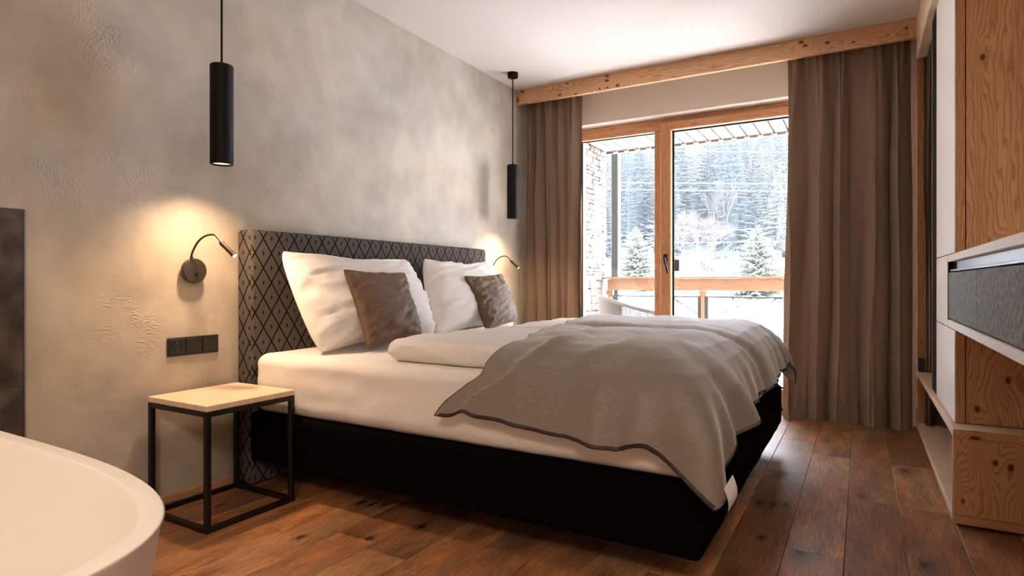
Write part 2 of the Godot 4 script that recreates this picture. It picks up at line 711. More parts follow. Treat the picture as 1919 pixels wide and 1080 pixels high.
# ------------------------------------------------------------------ room shell
func shell() -> void:
	# left plaster wall, uv laid out in metres over the wall
	var wl := thing("wall_left", "beige trowelled plaster wall behind the bed's headboard", "wall", Vector3(WALL_X, 0, 1), "", "structure")
	var b := B.new()
	var d0 := -2.9
	var d1 := 4.75
	var u0 := (d0 - 0.7) / 3.6
	var u1 := (d1 - 0.7) / 3.6
	b.quad(V(WALL_X, CEIL, d0), V(WALL_X, CEIL, d1), V(WALL_X, 0, d1), V(WALL_X, 0, d0), Vector3.RIGHT, Vector2(u0, 0), Vector2(u1, 0), Vector2(u1, 1), Vector2(u0, 1))
	part("plaster_face", b, M.plaster, wl)
	b = B.new()
	b.box(V(WALL_X - 0.25, -0.1, d1), V(WALL_X - 0.001, CEIL + 0.1, d0), 0.0)
	part("wall_core", b, M.paint, wl)

	b = B.new()
	b.box(V(WALL_X - 0.25, CEIL, d1), V(1.2, CEIL + 0.2, d0), 0.0)
	solo("ceiling", b, M.ceiling, "smooth white plaster ceiling over the whole bedroom", "ceiling", "", "structure")
	b = B.new()
	b.box(V(0.95, -0.1, d1), V(1.2, CEIL + 0.1, d0), 0.0)
	solo("wall_right", b, M.paint, "pale painted wall behind the timber storage unit", "wall", "", "structure")
	b = B.new()
	b.box(V(WALL_X - 0.25, -0.1, d0 + 0.2), V(1.2, CEIL + 0.1, d0), 0.0)
	solo("wall_back", b, M.paint, "pale painted end wall facing the balcony door", "wall", "", "structure")
	# window wall: lintel and the two flanks
	b = B.new()
	b.box(V(WALL_X, 2.165, 4.75), V(0.95, CEIL, 4.5), 0.004)
	b.box(V(WALL_X, -0.1, 4.75), V(-2.1, 2.165, 4.5), 0.004)
	b.box(V(0.2, -0.1, 4.75), V(0.95, 2.165, 4.5), 0.004)
	solo("wall_front", b, M.paint, "cream painted lintel wall around the balcony door", "wall", "", "structure")

	# floor of single planks
	var fl := thing("floor", "dark smoked oak plank floor running towards the balcony door", "floor", Vector3(0, 0, 0), "", "structure")
	b = B.new()
	b.box(V(WALL_X, -0.1, 4.75), V(0.95, -0.018, d0), 0.0)
	part("subfloor", b, M.plastic_in, fl)
	var r := RandomNumberGenerator.new()
	r.seed = 77
	var pw := 0.1755
	for k in range(-13, 7):
		var x0 := -0.226 + k * pw
		var x1 := minf(x0 + pw, 0.95)
		x0 = maxf(x0, WALL_X)
		if x1 - x0 < 0.02:
			continue
		var d := -2.7 + r.randf() * -0.5
		while d < 4.6:
			var len := r.randf_range(0.55, 1.35)
			var e0 := maxf(d, -2.7)
			var e1 := minf(d + len, 4.62)
			d += len
			if e1 - e0 < 0.05:
				continue
			var strip := r.randi_range(0, 3)
			var q := B.new()
			var lift := r.randf_range(-0.0006, 0.0006)
			var g := 0.0006
			q.box(V(x0 + g, -0.018, e1 - g), V(x1 - g, lift, e0 + g), 0.0016, 2)
			# lay the uv on one strip of the oak sheet
			var uo := r.randf() * 1.4
			for i in q.t.size():
				var p := q.v[i]
				q.t[i] = Vector2(p.z + uo, strip * 0.175 + clampf((p.x - x0) / pw, 0.02, 0.98) * 0.175)
			part("plank", q, M.oak[r.randi_range(0, 2)], fl)

	# skirting along the plaster wall
	b = B.new()
	b.box(V(WALL_X, 0, 1.705), V(WALL_X + 0.014, 0.045, 0.0), 0.003, 2)
	b.box(V(WALL_X, 0, 4.5), V(WALL_X + 0.014, 0.045, 3.64), 0.003, 2)
	solo("baseboard_left", b, M.larch_strip, "low brown timber skirting along the plaster wall beside the bed", "baseboard", "", "structure")

	# pelmet beam, joist and post
	b = B.new()
	b.box(V(WALL_X, 2.335, 4.275), V(0.95, CEIL, 4.24), 0.003, 0, Vector2(0.1, 0.33))
	solo("trim_1", b, M.larch_beam, "long timber pelmet beam under the ceiling above the curtains", "beam", "", "structure")
	b = B.new()
	b.box(V(0.275, 2.21, 4.24), V(0.325, CEIL, -0.4), 0.003, 2, Vector2(0, 0.1))
	solo("trim_2", b, M.oak_pale, "pale timber ceiling joist meeting the pelmet beside the storage unit", "beam", "", "structure")
	b = B.new()
	b.box(V(0.288, 0.0, 4.50), V(0.328, 2.42, 4.44), 0.003, 1, Vector2(0, 0.2))
	solo("trim_3", b, M.larch_strip, "narrow upright timber post under the end of the ceiling joist", "post", "", "structure")

	# dark tile field above the bath
	var tp := thing("tile_panel", "dark rusty stone-look tile panel on the wall behind the bath", "tile panel", V(WALL_X, 0, 0.2))
	for q in [[-0.9, 0.02, 0.0, 0.548], [0.022, 0.918, 0.0, 0.548], [-0.9, 0.02, 0.552, 1.138], [0.022, 0.918, 0.552, 1.138]]:
		b = B.new()
		b.box(V(WALL_X + 0.0005, q[2], q[1]), V(WALL_X + 0.009, q[3], q[0]), 0.001)
		part("tile", b, M.tile, tp)
	b = B.new()
	b.box(V(WALL_X, 0.0, 0.923), V(WALL_X + 0.010, 1.142, 0.919), 0.001)
	b.box(V(WALL_X, 1.139, 0.923), V(WALL_X + 0.010, 1.143, -0.9), 0.001)
	part("edge_trim", b, M.steel, tp)

# ------------------------------------------------------------------ balcony door
func balcony_door() -> void:
	var w := thing("window_1", "timber framed glazed balcony door with a fixed left pane", "window", V(-0.95, 0, 4.65), "", "structure")
	var b := B.new()
	b.box(V(-2.1, 2.07, 4.70), V(0.2, 2.165, 4.62), 0.004, 0)
	b.box(V(-2.1, 0.0, 4.70), V(0.2, 0.06, 4.62), 0.004, 0)
	part("outer_frame", b, M.larch_frame, w)
	for x in [[-2.1, -2.03], [-1.402, -1.325], [0.13, 0.2]]:
		b = B.new()
		b.box(V(x[0], 0.06, 4.70), V(x[1], 2.07, 4.62), 0.005, 1, Vector2(0, x[0] * 0.5))
		part("stile", b, M.larch_frame, w)
	# the opening leaf stands a little proud
	for q in [[-1.345, -1.262, 0.05, 2.125], [0.06, 0.14, 0.05, 2.125]]:
		b = B.new()
		b.box(V(q[0], q[2], 4.66), V(q[1], q[3], 4.585), 0.006, 1, Vector2(0.3, q[0]))
		part("sash_stile", b, M.larch_frame, w)
	b = B.new()
	b.box(V(-1.262, 2.062, 4.66), V(0.06, 2.125, 4.585), 0.006, 0, Vector2(0, 0.2))
	part("sash_rail", b, M.larch_frame, w)
	b = B.new()
	b.box(V(-1.262, 0.05, 4.66), V(0.06, 0.15, 4.585), 0.006, 0, Vector2(0, 0.4))
	part("sash_rail", b, M.larch_frame, w)
	b = B.new()
	for q in [[-1.262, -1.250, 0.15, 2.062], [0.05, 0.06, 0.15, 2.062], [-1.262, 0.06, 2.052, 2.062], [-1.262, 0.06, 0.15, 0.16]]:
		b.box(V(q[0], q[2], 4.652), V(q[1], q[3], 4.628), 0.001)
	for q in [[-2.03, -2.022, 0.06, 2.07], [-1.409, -1.402, 0.06, 2.07], [-2.03, -1.402, 2.063, 2.07]]:
		b.box(V(q[0], q[2], 4.672), V(q[1], q[3], 4.655), 0.001)
	part("gasket", b, M.gasket, w)
	for q in [[-2.03, -1.402, 0.06, 2.07, 4.662], [-1.262, 0.06, 0.15, 2.062, 4.638]]:
		b = B.new()
		b.quad(V(q[0], q[2], q[4]), V(q[1], q[2], q[4]), V(q[1], q[3], q[4]), V(q[0], q[3], q[4]), Vector3(0, 0, 1))
		part("pane", b, M.glass, w)
	b = B.new()
	b.box(V(-1.318, 1.045, 4.585), V(-1.288, 1.115, 4.574), 0.003)
	var hb := part("door_handle", b, M.black_metal, w, "", "black lever handle")
	b = B.new()
	b.tube([V(-1.303, 1.085, 4.575), V(-1.303, 1.085, 4.545), V(-1.298, 1.07, 4.538), V(-1.272, 0.965, 4.54)], [0.009, 0.009, 0.010, 0.008], 10)
	part("lever", b, M.black_metal, hb)
	b = B.new()
	b.box(V(-1.262, 0.985, 4.70), V(-1.222, 1.075, 4.672), 0.003)
	part("strike_plate", b, M.grey_steel, w)
	b = B.new()
	b.box(V(-2.1, -0.018, 4.75), V(0.2, 0.012, 4.6), 0.003)
	solo("trim_4", b, M.grey_steel, "grey metal threshold under the balcony door", "threshold", "", "structure")

# ------------------------------------------------------------------ bed
func bed() -> void:
	var t := thing("bed", "double boxspring bed with black base and tall dark diamond-patterned headboard", "bed", V(-1.35, 0, 2.67))
	var nz := fnl(101, 1.0, 2)
	var b := B.new()
	b.rbox(V(WALL_X + 0.002, 0.004, 3.63), V(-2.32, 1.134, 1.712), 0.018, Vector3i(2, 12, 20), null, Vector2(1.0 / 0.085, -1.0 / 0.133))
	for i in b.t.size():
		b.t[i] += Vector2(0.4, 0.25)
	part("headboard", b, M.jacquard, t)
	# two upholstered halves side by side
	for s in [[1.70, 2.664], [2.668, 3.63]]:
		b = B.new()
		b.rbox(V(-2.318, 0.12, s[1]), V(-0.385, 0.335, s[0]), 0.022, Vector3i(16, 4, 10), func(p: Vector3, d: Vector3): return p + d * 0.004 * nz.get_noise_3d(p.x * 5.0, p.y * 5.0, p.z * 5.0))
		part("base", b, M.base_cloth, t)
	for x in [-2.1, -0.85]:
		for d in [2.1, 2.67, 3.3]:
			b = B.new()
			b.lathe([Vector2(0, 0.0), Vector2(0.03, 0.0), Vector2(0.034, 0.13), Vector2(0, 0.13)], Transform3D(Basis(), V(x, 0, d)), 16)
			part("leg", b, M.black_metal, t)

func bedding() -> void:
	var nz := fnl(111, 1.0, 3)
	# mattress in its white sheet
	var b := B.new()
	b.rbox(V(-2.315, 0.335, 3.62), V(-0.405, 0.592, 1.715), 0.055, Vector3i(44, 8, 40), func(p: Vector3, d: Vector3):
		var side := 1.0 - absf(d.y)
		var k: float = nz.get_noise_3d(p.x * 1.6, p.y * 5.0, p.z * 1.6)
		return p + d * (0.008 * k * side + 0.003 * nz.get_noise_3d(p.x * 5.0, p.y * 9.0, p.z * 5.0)) + Vector3(0, -0.004 * (1.0 - side), 0))
	solo("mattress", b, M.cotton, "thick mattress under a white fitted sheet on the bed", "mattress")

	# folded duvets
	for s in [["near", 1.80, 2.64, "white folded duvet on the bed half nearer the bedside table"], ["far", 2.70, 3.55, "white folded duvet on the window half of the bed, beside the curtain"]]:
		b = B.new()
		var dm: float = (s[1] + s[2]) * 0.5
		b.rbox(V(-1.62, 0.588, s[2]), V(-0.56, 0.672, s[1]), 0.042, Vector3i(30, 3, 22), func(p: Vector3, d: Vector3):
			var k: float = nz.get_noise_3d(p.x * 3.0, 0.0, p.z * 3.0 + dm)
			var mid: float = 1.0 - pow(absf(-p.z - dm) / 0.43, 4.0)
			return p + Vector3(0, maxf(d.y, 0.0) * (0.012 * k + 0.008 * mid), 0) + Vector3(d.x, 0, d.z) * 0.018 * nz.get_noise_3d(p.x * 4.0, p.y * 8.0, p.z * 4.0 + dm))
		solo("duvet", b, M.cotton, s[3], "duvet", "folded duvets on the bed")

	pillow("pillow", M.cotton, V(-2.24, 1.045, 1.795), V(-2.24, 1.035, 2.665), V(-1.985, 0.592, 1.80), V(-1.99, 0.60, 2.60), 0.125, 0.035, 3, "large white pillow leaning on the headboard at the lamp end, nearest the bedside table", "pillow", "white pillows against the headboard", 1.0)
	pillow("pillow", M.cotton, V(-2.235, 1.045, 2.80), V(-2.235, 1.055, 3.545), V(-1.985, 0.592, 2.585), V(-1.99, 0.60, 3.45), 0.125, 0.045, 8, "large white pillow leaning on the headboard at the window end, next to the curtain", "pillow", "white pillows against the headboard", 1.0)
	pillow("cushion", M.velvet, V(-2.055, 0.962, 1.99), V(-2.05, 0.952, 2.425), V(-1.865, 0.598, 1.955), V(-1.875, 0.632, 2.35), 0.066, 0.016, 21, "brown velvet cushion propped on the near white pillow, nearer the bedside table", "cushion", "brown velvet cushions", 0.7)
	pillow("cushion", M.velvet, V(-2.045, 0.940, 2.945), V(-2.03, 0.958, 3.36), V(-1.875, 0.605, 2.935), V(-1.89, 0.650, 3.33), 0.066, 0.016, 27, "brown velvet cushion propped on the far white pillow, nearer the window", "cushion", "brown velvet cushions", 0.7)
	blanket()

# a stuffed pillow from its four corners; bulge towards +x
func pillow(called: String, m: Material, tl: Vector3, tr: Vector3, bl: Vector3, br: Vector3, thick: float, pinch: float, s: int, label: String, cat: String, group: String, soft: float) -> void:
	var nz := fnl(s, 1.0, 3)
	var nw := fnl(s + 50, 1.0, 2)
	var mid := (tl + tr + bl + br) * 0.25
	var ex := (tr + br - tl - bl).normalized()
	var ey := (tl + tr - bl - br).normalized()
	var nn := ey.cross(ex)
	if nn.x < 0.0:
		nn = -nn
	var N := 46
	var front := []
	var back := []
	for i in N + 1:
		var a := sin((float(i) / N - 0.5) * PI) # -1..1, denser at the rim
		var rf := PackedVector3Array()
		var rb := PackedVector3Array()
		for j in N + 1:
			var c := sin((float(j) / N - 0.5) * PI)
			var uu := a * 0.5 + 0.5
			var vv := c * 0.5 + 0.5
			var p := bl.lerp(br, uu).lerp(tl.lerp(tr, uu), vv)
			p = p.lerp(mid, 0.05 * pow(absf(a * c), 7.0))
			# edges draw in between the corners
			p -= ex * (pinch if soft < 0.9 else -0.4 * pinch) * a * (1.0 - c * c) * absf(a)
			p -= ey * pinch * 1.1 * c * (1.0 - a * a) * absf(c)
			var w := pow(maxf(0.0, 1.0 - a * a), 0.46) * pow(maxf(0.0, 1.0 - c * c), 0.46)
			var rim := 1.0 - w
			# creases run in from the corners and the lower edge
			var cr := nw.get_noise_2d(a * 1.2 + c * 0.8, c * 5.5 - a * 1.6) * 0.75 + nz.get_noise_2d(a * 2.6, c * 2.6) * 0.5
			var wr := cr * 0.028 * soft * (0.35 + 0.9 * rim) * minf(1.0, 2.2 * w)
			var th := thick * (w * (1.0 - 0.22 * c))
			rf.append(p + nn * (th + wr + 0.002))
			rb.append(p - nn * (th * 0.35 + 0.002))
		front.append(rf)
		back.append(rb)
	var b := B.new()
	var flip := ((front[N / 2 + 1][N / 2] - front[N / 2][N / 2]) as Vector3).cross(front[N / 2][N / 2 + 1] - front[N / 2][N / 2]).dot(nn) < 0.0
	b.sheet(front, flip)
	b.sheet(back, not flip)
	var t := thing(called, label, cat, Vector3(mid.x, minf(bl.y, br.y), mid.z), group)
	part("cover", b, m, t)
	# piped seam round the rim
	var path := []
	for i in N + 1:
		path.append(front[i][0])
	for j in range(1, N + 1):
		path.append(front[N][j])
	for i in range(N - 1, -1, -1):
		path.append(front[i][N])
	for j in range(N - 1, -1, -1):
		path.append(front[0][j])
	var pb := B.new()
	pb.tube(path, 0.003, 6, false)
	part("seam", pb, m, t)

func pick(xs: Array, ys: Array, x: float) -> float:
	if x <= xs[0]:
		return ys[0]
	for i in range(1, xs.size()):
		if x <= xs[i]:
			return lerpf(ys[i - 1], ys[i], smoothstep(0.0, 1.0, (x - xs[i - 1]) / (xs[i] - xs[i - 1])) * 0.5 + 0.5 * (x - xs[i - 1]) / (xs[i] - xs[i - 1]))
	return ys[-1]

func blanket() -> void:
	var nz := fnl(131, 1.0, 2)
	var nw := fnl(132, 1.0, 2)
	var la := [0.0, 0.06, 0.13, 0.20, 0.27, 0.33, 0.40, 0.60]
	var out := [0.0, 0.06, 0.128, 0.186, 0.225, 0.247, 0.266, 0.29]
	var drop := [0.0, 0.006, 0.03, 0.072, 0.128, 0.184, 0.252, 0.45]
	var ds := 1.90
	var df := 3.42
	var xs := -0.60
	var lmax := 0.402
	var NI := 120
	var NJ := 110
	var rows := []
	for j in NJ + 1:
		var c := lerpf(ds - lmax, df + lmax, float(j) / NJ)
		var xl := pick([1.50, 1.65, 1.90, 2.1, 2.5, 3.1, 3.42, 3.82], [-1.25, -1.10, -1.05, -1.12, -1.22, -1.375, -1.42, -1.45], c)
		var row := PackedVector3Array()
		for i in NI + 1:
			var x := lerpf(xl, xs + lmax - 0.01 + 0.085 * exp(-pow((c - 1.74) / 0.2, 2.0)), float(i) / NI)
			var lx := maxf(0.0, x - xs)
			var ld := 0.0
			var sd := 1.0
			if c < ds:
				ld = (ds - c) * lerpf(0.97, 1.09, smoothstep(-1.1, -0.55, x))
				sd = -1.0
			elif c > df:
				ld = c - df
			var l := sqrt(lx * lx + ld * ld)
			var base := Vector2(minf(x, xs), clampf(c, ds, df))
			var o := pick(la, out, l)
			var dr := pick(la, drop, l)
			var dir := Vector2.ZERO
			if l > 0.0:
				dir = Vector2(lx, ld) / l
				var k := pow(pow(dir.x, 3.2) + pow(dir.y, 3.2), 1.0 / 3.2)
				dir = dir / k
				var ph := atan2(ld, lx)
				# the corner gathers into deep hanging folds
				var corner := sin(2.0 * ph) * smoothstep(0.12, 0.5, l)
				o *= 1.0 + corner * (0.13 * cos(8.0 * (ph - PI * 0.25)) + 0.07)
				dr -= 0.05 * corner
				# slow waves along the hanging sides
				var hang := smoothstep(0.08, 0.42, l)
				if lx > 0.0 and ld <= 0.0:
					o += hang * (0.006 * sin(c * 9.0 + 0.6) + 0.02 * nz.get_noise_2d(c * 4.0, 3.0))
					o += hang * 0.045 * exp(-pow((c - 2.05) / 0.10, 2.0)) - hang * 0.02 * exp(-pow((c - 2.2) / 0.06, 2.0))
				elif ld > 0.0 and lx <= 0.0:
					o += hang * (0.006 * sin(x * 9.0 + 1.0) + 0.006 * nz.get_noise_2d(x * 3.0, 9.0))
					o += hang * (0.013 * exp(-pow((x + 0.68) / 0.028, 2.0)) - 0.010 * exp(-pow((x + 0.76) / 0.04, 2.0)) + 0.008 * exp(-pow((x + 0.95) / 0.03, 2.0)))
			var dip := 0.022 * exp(-pow((base.y - 2.67) / 0.06, 2.0)) * smoothstep(0.0, 0.25, xs + 0.25 - base.x + 0.0)
			var left := smoothstep(0.0, 0.10, (x - xl))
			var y := 0.704 - dr - dip + 0.012 * nz.get_noise_2d(x * 2.4, c * 2.4) + 0.004 * nw.get_noise_2d(x * 7.0 + c * 4.0, c * 6.0) - 0.004 * (1.0 - left)
			# a soft ridge that runs in from the left edge
			y += 0.016 * exp(-pow((x - xl - 0.14 - (c - 1.7) * 0.16) / 0.030, 2.0)) * smoothstep(2.7, 1.9, c)
			y += 0.010 * exp(-pow((x - xl - 0.30 - (c - 1.7) * 0.42) / 0.045, 2.0)) * smoothstep(2.5, 1.9, c) * smoothstep(1.6, 1.8, c)
			row.append(V(base.x + dir.x * o, y, base.y + sd * dir.y * o))
		rows.append(row)
	var t := thing("blanket", "taupe felted wool blanket with stitched edge draped over the foot of the bed", "blanket", V(-0.9, 0.3, 2.67))
	var b := B.new()
	b.sheet(rows, false)
	var up := b.n[(NJ / 2) * (NI + 1) + NI / 2].y > 0.0
	b = B.new()
	b.sheet(rows, not up)
	var under := []
	for j in NJ + 1:
		var row := PackedVector3Array()
		for i in NI + 1:
			row.append(rows[j][i] - b.n[j * (NI + 1) + i] * 0.005)
		under.append(row)
	b.sheet(under, up)
	part("wool", b, M.felt, t)
	# blanket-stitched hem
	var path := []
	for j in range(0, NJ + 1):
		path.append(rows[j][0].lerp(under[j][0], 0.5))
	for i in range(1, NI + 1):
		path.append(rows[NJ][i].lerp(under[NJ][i], 0.5))
	for j in range(NJ - 1, -1, -1):
		path.append(rows[j][NI].lerp(under[j][NI], 0.5))
	for i in range(NI - 1, -1, -1):
		path.append(rows[0][i].lerp(under[0][i], 0.5))
	b = B.new()
	b.tube(path, 0.0030, 6, false)
	var hem := part("hem", b, M.stitch, t, "", "dark stitched hem")
	# single stitches along the near and foot hems
	b = B.new()
	for i in range(2, NI - 1):
		for h in 2:
			var p0: Vector3 = rows[0][i].lerp(rows[0][i + 1], 0.5 * h)
			var p1: Vector3 = rows[1][i].lerp(rows[1][i + 1], 0.5 * h)
			var nn := b_normal(rows, 0, i)
			var q := p0 + (p1 - p0).normalized() * 0.011 + nn * 0.0015
			b.tube([p0 + nn * 0.002, q], 0.0013, 4, false)
	for j in range(2, NJ - 1):
		for h in 2:
			var p0: Vector3 = rows[j][NI].lerp(rows[j + 1][NI], 0.5 * h)
			var p1: Vector3 = rows[j][NI - 1].lerp(rows[j + 1][NI - 1], 0.5 * h)
			var nn := b_normal(rows, j, NI)
			b.tube([p0 + nn * 0.002, p0 + (p1 - p0).normalized() * 0.011 + nn * 0.0015], 0.0013, 4, false)
	part("stitching", b, M.stitch, hem, "stuff")
	# sewn-in label hanging at the corner
	b = B.new()
	var lab := []
	for i in 9:
		var a := i / 8.0
		var o := Vector3(0.0, -0.058 * a, 0.0) + Vector3(0.012 * sin(a * 2.2), 0, 0.004 * sin(a * 3.0))
		lab.append(PackedVector3Array([V(-0.308, 0.366, 1.622) + o, V(-0.297, 0.388, 1.680) + o]))
	b.sheet(lab, false)
	var lab2 := []
	for q in lab:
		lab2.append(PackedVector3Array([q[0] + Vector3(-0.001, 0, 0), q[1] + Vector3(-0.001, 0, 0)]))
	b.sheet(lab2, true)
	part("care_label", b, M.cotton, t, "", "white fabric label")

func b_normal(rows: Array, j: int, i: int) -> Vector3:
	var j1 := mini(j + 1, rows.size() - 1)
	var j0 := maxi(j - 1, 0)
	var i1 := mini(i + 1, rows[0].size() - 1)
	var i0 := maxi(i - 1, 0)
	var nn: Vector3 = (rows[j1][i] - rows[j0][i]).cross(rows[j][i1] - rows[j][i0]).normalized()
	var outw: Vector3 = rows[j][i] - V(-0.95, 0.45, 2.67)
	return nn if nn.dot(outw) > 0.0 else -nn

# ------------------------------------------------------------------ bedside table and sockets
func bedside() -> void:
	var t := thing("bedside_table", "bedside table with pale wood top and black metal cube frame", "table", V(-2.2, 0, 1.5))
	var x0 := -2.388
	var x1 := -2.016
	var d0 := 1.308
	var d1 := 1.694
	var b := B.new()
	b.box(V(x0, 0.436, d1), V(x1, 0.458, d0), 0.002, 2, Vector2(0, 0.3))
	part("table_top", b, M.oak_pale, t)
	var s := 0.02
	for x in [x0, x1 - s]:
		for d in [d0, d1 - s]:
			b = B.new()
			b.box(V(x, 0.0, d + s), V(x + s, 0.436, d), 0.002)
			part("leg", b, M.black_metal, t)
	for y in [0.0, 0.416]:
		for d in [d0, d1 - s]:
			b = B.new()
			b.box(V(x0 + s, y, d + s), V(x1 - s, y + s, d), 0.002)
			part("rail", b, M.black_metal, t)
		for x in [x0, x1 - s]:
			b = B.new()
			b.box(V(x, y, d1 - s), V(x + s, y + s, d0 + s), 0.002)
			part("rail", b, M.black_metal, t)

	var k := thing("wall_socket", "black triple socket and switch plate on the wall above the bedside table", "socket", V(WALL_X, 0.6, 1.51))
	b = B.new()
	b.box(V(WALL_X, 0.598, 1.622), V(WALL_X + 0.008, 0.674, 1.399), 0.003)
	part("plate", b, M.plastic, k)
	for q in [[1.475, 1.543], [1.548, 1.615]]:
		b = B.new()
		b.box(V(WALL_X + 0.007, 0.606, q[1]), V(WALL_X + 0.0125, 0.667, q[0]), 0.002)
		part("rocker", b, M.plastic, k)
	b = B.new()
	b.box(V(WALL_X + 0.007, 0.606, 1.469), V(WALL_X + 0.0105, 0.667, 1.406), 0.002)
	var so := part("socket_insert", b, M.plastic, k)
	var tx := Transform3D(Basis(Vector3.BACK, -PI / 2), V(WALL_X + 0.0106, 0.6365, 1.4375))
	b = B.new()
	b.lathe([Vector2(0.0215, 0.0), Vector2(0.0215, 0.002), Vector2(0.0195, 0.002), Vector2(0.0190, -0.002), Vector2(0.0, -0.002)], tx, 28)
	part("socket_well", b, M.plastic_in, so)
	for dy in [0.0165, -0.0165]:
		b = B.new()
		b.box(V(WALL_X + 0.0086, 0.6365 + dy - 0.0025, 1.4395), V(WALL_X + 0.0135, 0.6365 + dy + 0.0025, 1.4355), 0.001)
		part("earth_clip", b, M.steel, so)

# ------------------------------------------------------------------ lamps
func lamps() -> void:
	var warm := rgb(255, 214, 172)
	var glow := mat(rgb(255, 225, 190), 0.5)
	glow.emission_enabled = true
	glow.emission = warm
	glow.emission_energy_multiplier = 1.6
	# pendants
	for q in [[-2.212, 1.50, 1.369, "black tube pendant lamp hanging over the bedside table, the larger and nearer of two"], [-2.239, 3.867, 1.371, "black tube pendant lamp hanging beside the curtain, the smaller and farther of two"]]:
		var t := thing("pendant_lamp", q[3], "lamp", V(q[0], q[2], q[1]), "tube pendant lamps beside the bed")
		var at := V(q[0], 0, q[1])
		var y0: float = q[2]
		var b := B.new()
		b.lathe([Vector2(0.0385, y0 + 0.012), Vector2(0.0385, y0), Vector2(0.043, y0), Vector2(0.0435, y0 + 0.002), Vector2(0.0435, y0 + 0.393), Vector2(0.0415, y0 + 0.396), Vector2(0.008, y0 + 0.397), Vector2(0.006, y0 + 0.41), Vector2(0, y0 + 0.41)], Transform3D(Basis(), at), 40)
		part("shade", b, M.black_lamp, t)
		b = B.new()
		b.tube([at + Vector3.UP * (y0 + 0.405), at + Vector3.UP * (CEIL - 0.02)], 0.0042, 10, false)
		part("cable", b, M.black_lamp, t)
		b = B.new()
		b.lathe([Vector2(0.0, CEIL - 0.036), Vector2(0.036, CEIL - 0.036), Vector2(0.0395, CEIL - 0.033), Vector2(0.0395, CEIL), Vector2(0, CEIL)], Transform3D(Basis(), at), 32)
		part("canopy", b, M.black_lamp, t)
		b = B.new()
		b.lathe([Vector2(0.0, y0 + 0.008), Vector2(0.0385, y0 + 0.008)], Transform3D(Basis(), at), 32)
		part("light_disc", b, glow, t)
		var l := SpotLight3D.new()
		l.name = "pendant_light"
		l.light_color = warm
		l.light_energy = 0.75
		l.light_size = 0.03
		l.spot_angle = 66.0
		l.spot_angle_attenuation = 1.0
		l.spot_range = 8.0
		l.spot_attenuation = 2.0
		l.shadow_enabled = true
		t.add_child(l)
		l.position = Vector3(0, -0.004, 0)
		l.rotation_degrees = Vector3(-90, 0, 0)
	# reading lamps
	var t := thing("reading_lamp", "bronze gooseneck reading lamp on the wall above the bedside table", "lamp", V(WALL_X, 0.947, 1.50), "gooseneck reading lamps beside the headboard")
	var tx := Transform3D(Basis(Vector3.BACK, -PI / 2), V(WALL_X, 0.947, 1.50))
	var b := B.new()
	b.lathe([Vector2(0.042, 0.0), Vector2(0.042, 0.01), Vector2(0.050, 0.012), Vector2(0.0515, 0.018), Vector2(0.0515, 0.030), Vector2(0.0485, 0.034), Vector2(0.0, 0.034)], tx, 40)
	part("wall_plate", b, M.bronze, t)
	b = B.new()
	b.lathe([Vector2(0.006, 0.033), Vector2(0.006, 0.037), Vector2(0.0, 0.037)], Transform3D(tx.basis, V(WALL_X, 0.931, 1.505)), 16)
	part("switch", b, M.black_metal, t)
	var cur := Curve3D.new()
	var pts := [[-2.390, 0.990, 1.484], [-2.384, 1.018, 1.484], [-2.355, 1.062, 1.489], [-2.325, 1.088, 1.502], [-2.290, 1.094, 1.516], [-2.270, 1.080, 1.522], [-2.250, 1.058, 1.525]]
	for i in pts.size():
		var p := V(pts[i][0], pts[i][1], pts[i][2])
		var q: Array = pts[mini(i + 1, pts.size() - 1)]
		var o: Array = pts[maxi(i - 1, 0)]
		var tg := (V(q[0], q[1], q[2]) - V(o[0], o[1], o[2])) / 6.0
		cur.add_point(p, -tg, tg)
	cur.bake_interval = 0.006
	var path := []
	for p in cur.get_baked_points():
		path.append(p)
	b = B.new()
	b.tube([V(-2.389, 0.990, 1.484), V(-2.387, 1.006, 1.484)], 0.0065, 12)
	b.tube(path, 0.0042, 10)
	part("gooseneck", b, M.bronze, t)
	var h0 := V(-2.253, 1.061, 1.524)
	var h1 := V(-2.205, 1.008, 1.551)
	var hd := (h1 - h0).normalized()
	b = B.new()
	b.tube([h0 - hd * 0.004, h0, h0 + hd * 0.002, h1 - hd * 0.012, h1 - hd * 0.01, h1], [0.006, 0.0075, 0.0098, 0.0098, 0.0112, 0.0112], 18)
	part("lamp_head", b, M.bronze, t)
	b = B.new()
	b.tube([h1 + hd * 0.0003, h1 + hd * 0.003, h1 + hd * 0.005, h1 + hd * 0.006], [0.0085, 0.0085, 0.006, 0.002], 14)
	part("lamp_lens", b, glow, t)
	var l := OmniLight3D.new()
	l.name = "reading_light"
	l.light_color = warm
	l.light_energy = 0.009
	l.light_size = 0.012
	l.omni_range = 8.0
	l.omni_attenuation = 2.0
	l.shadow_enabled = true
	t.add_child(l)
	l.position = h1 + hd * 0.012 - t.position
	copy(t, "reading_lamp", V(WALL_X, 0.947, 3.835), "bronze gooseneck reading lamp on the wall between the headboard and the curtain")

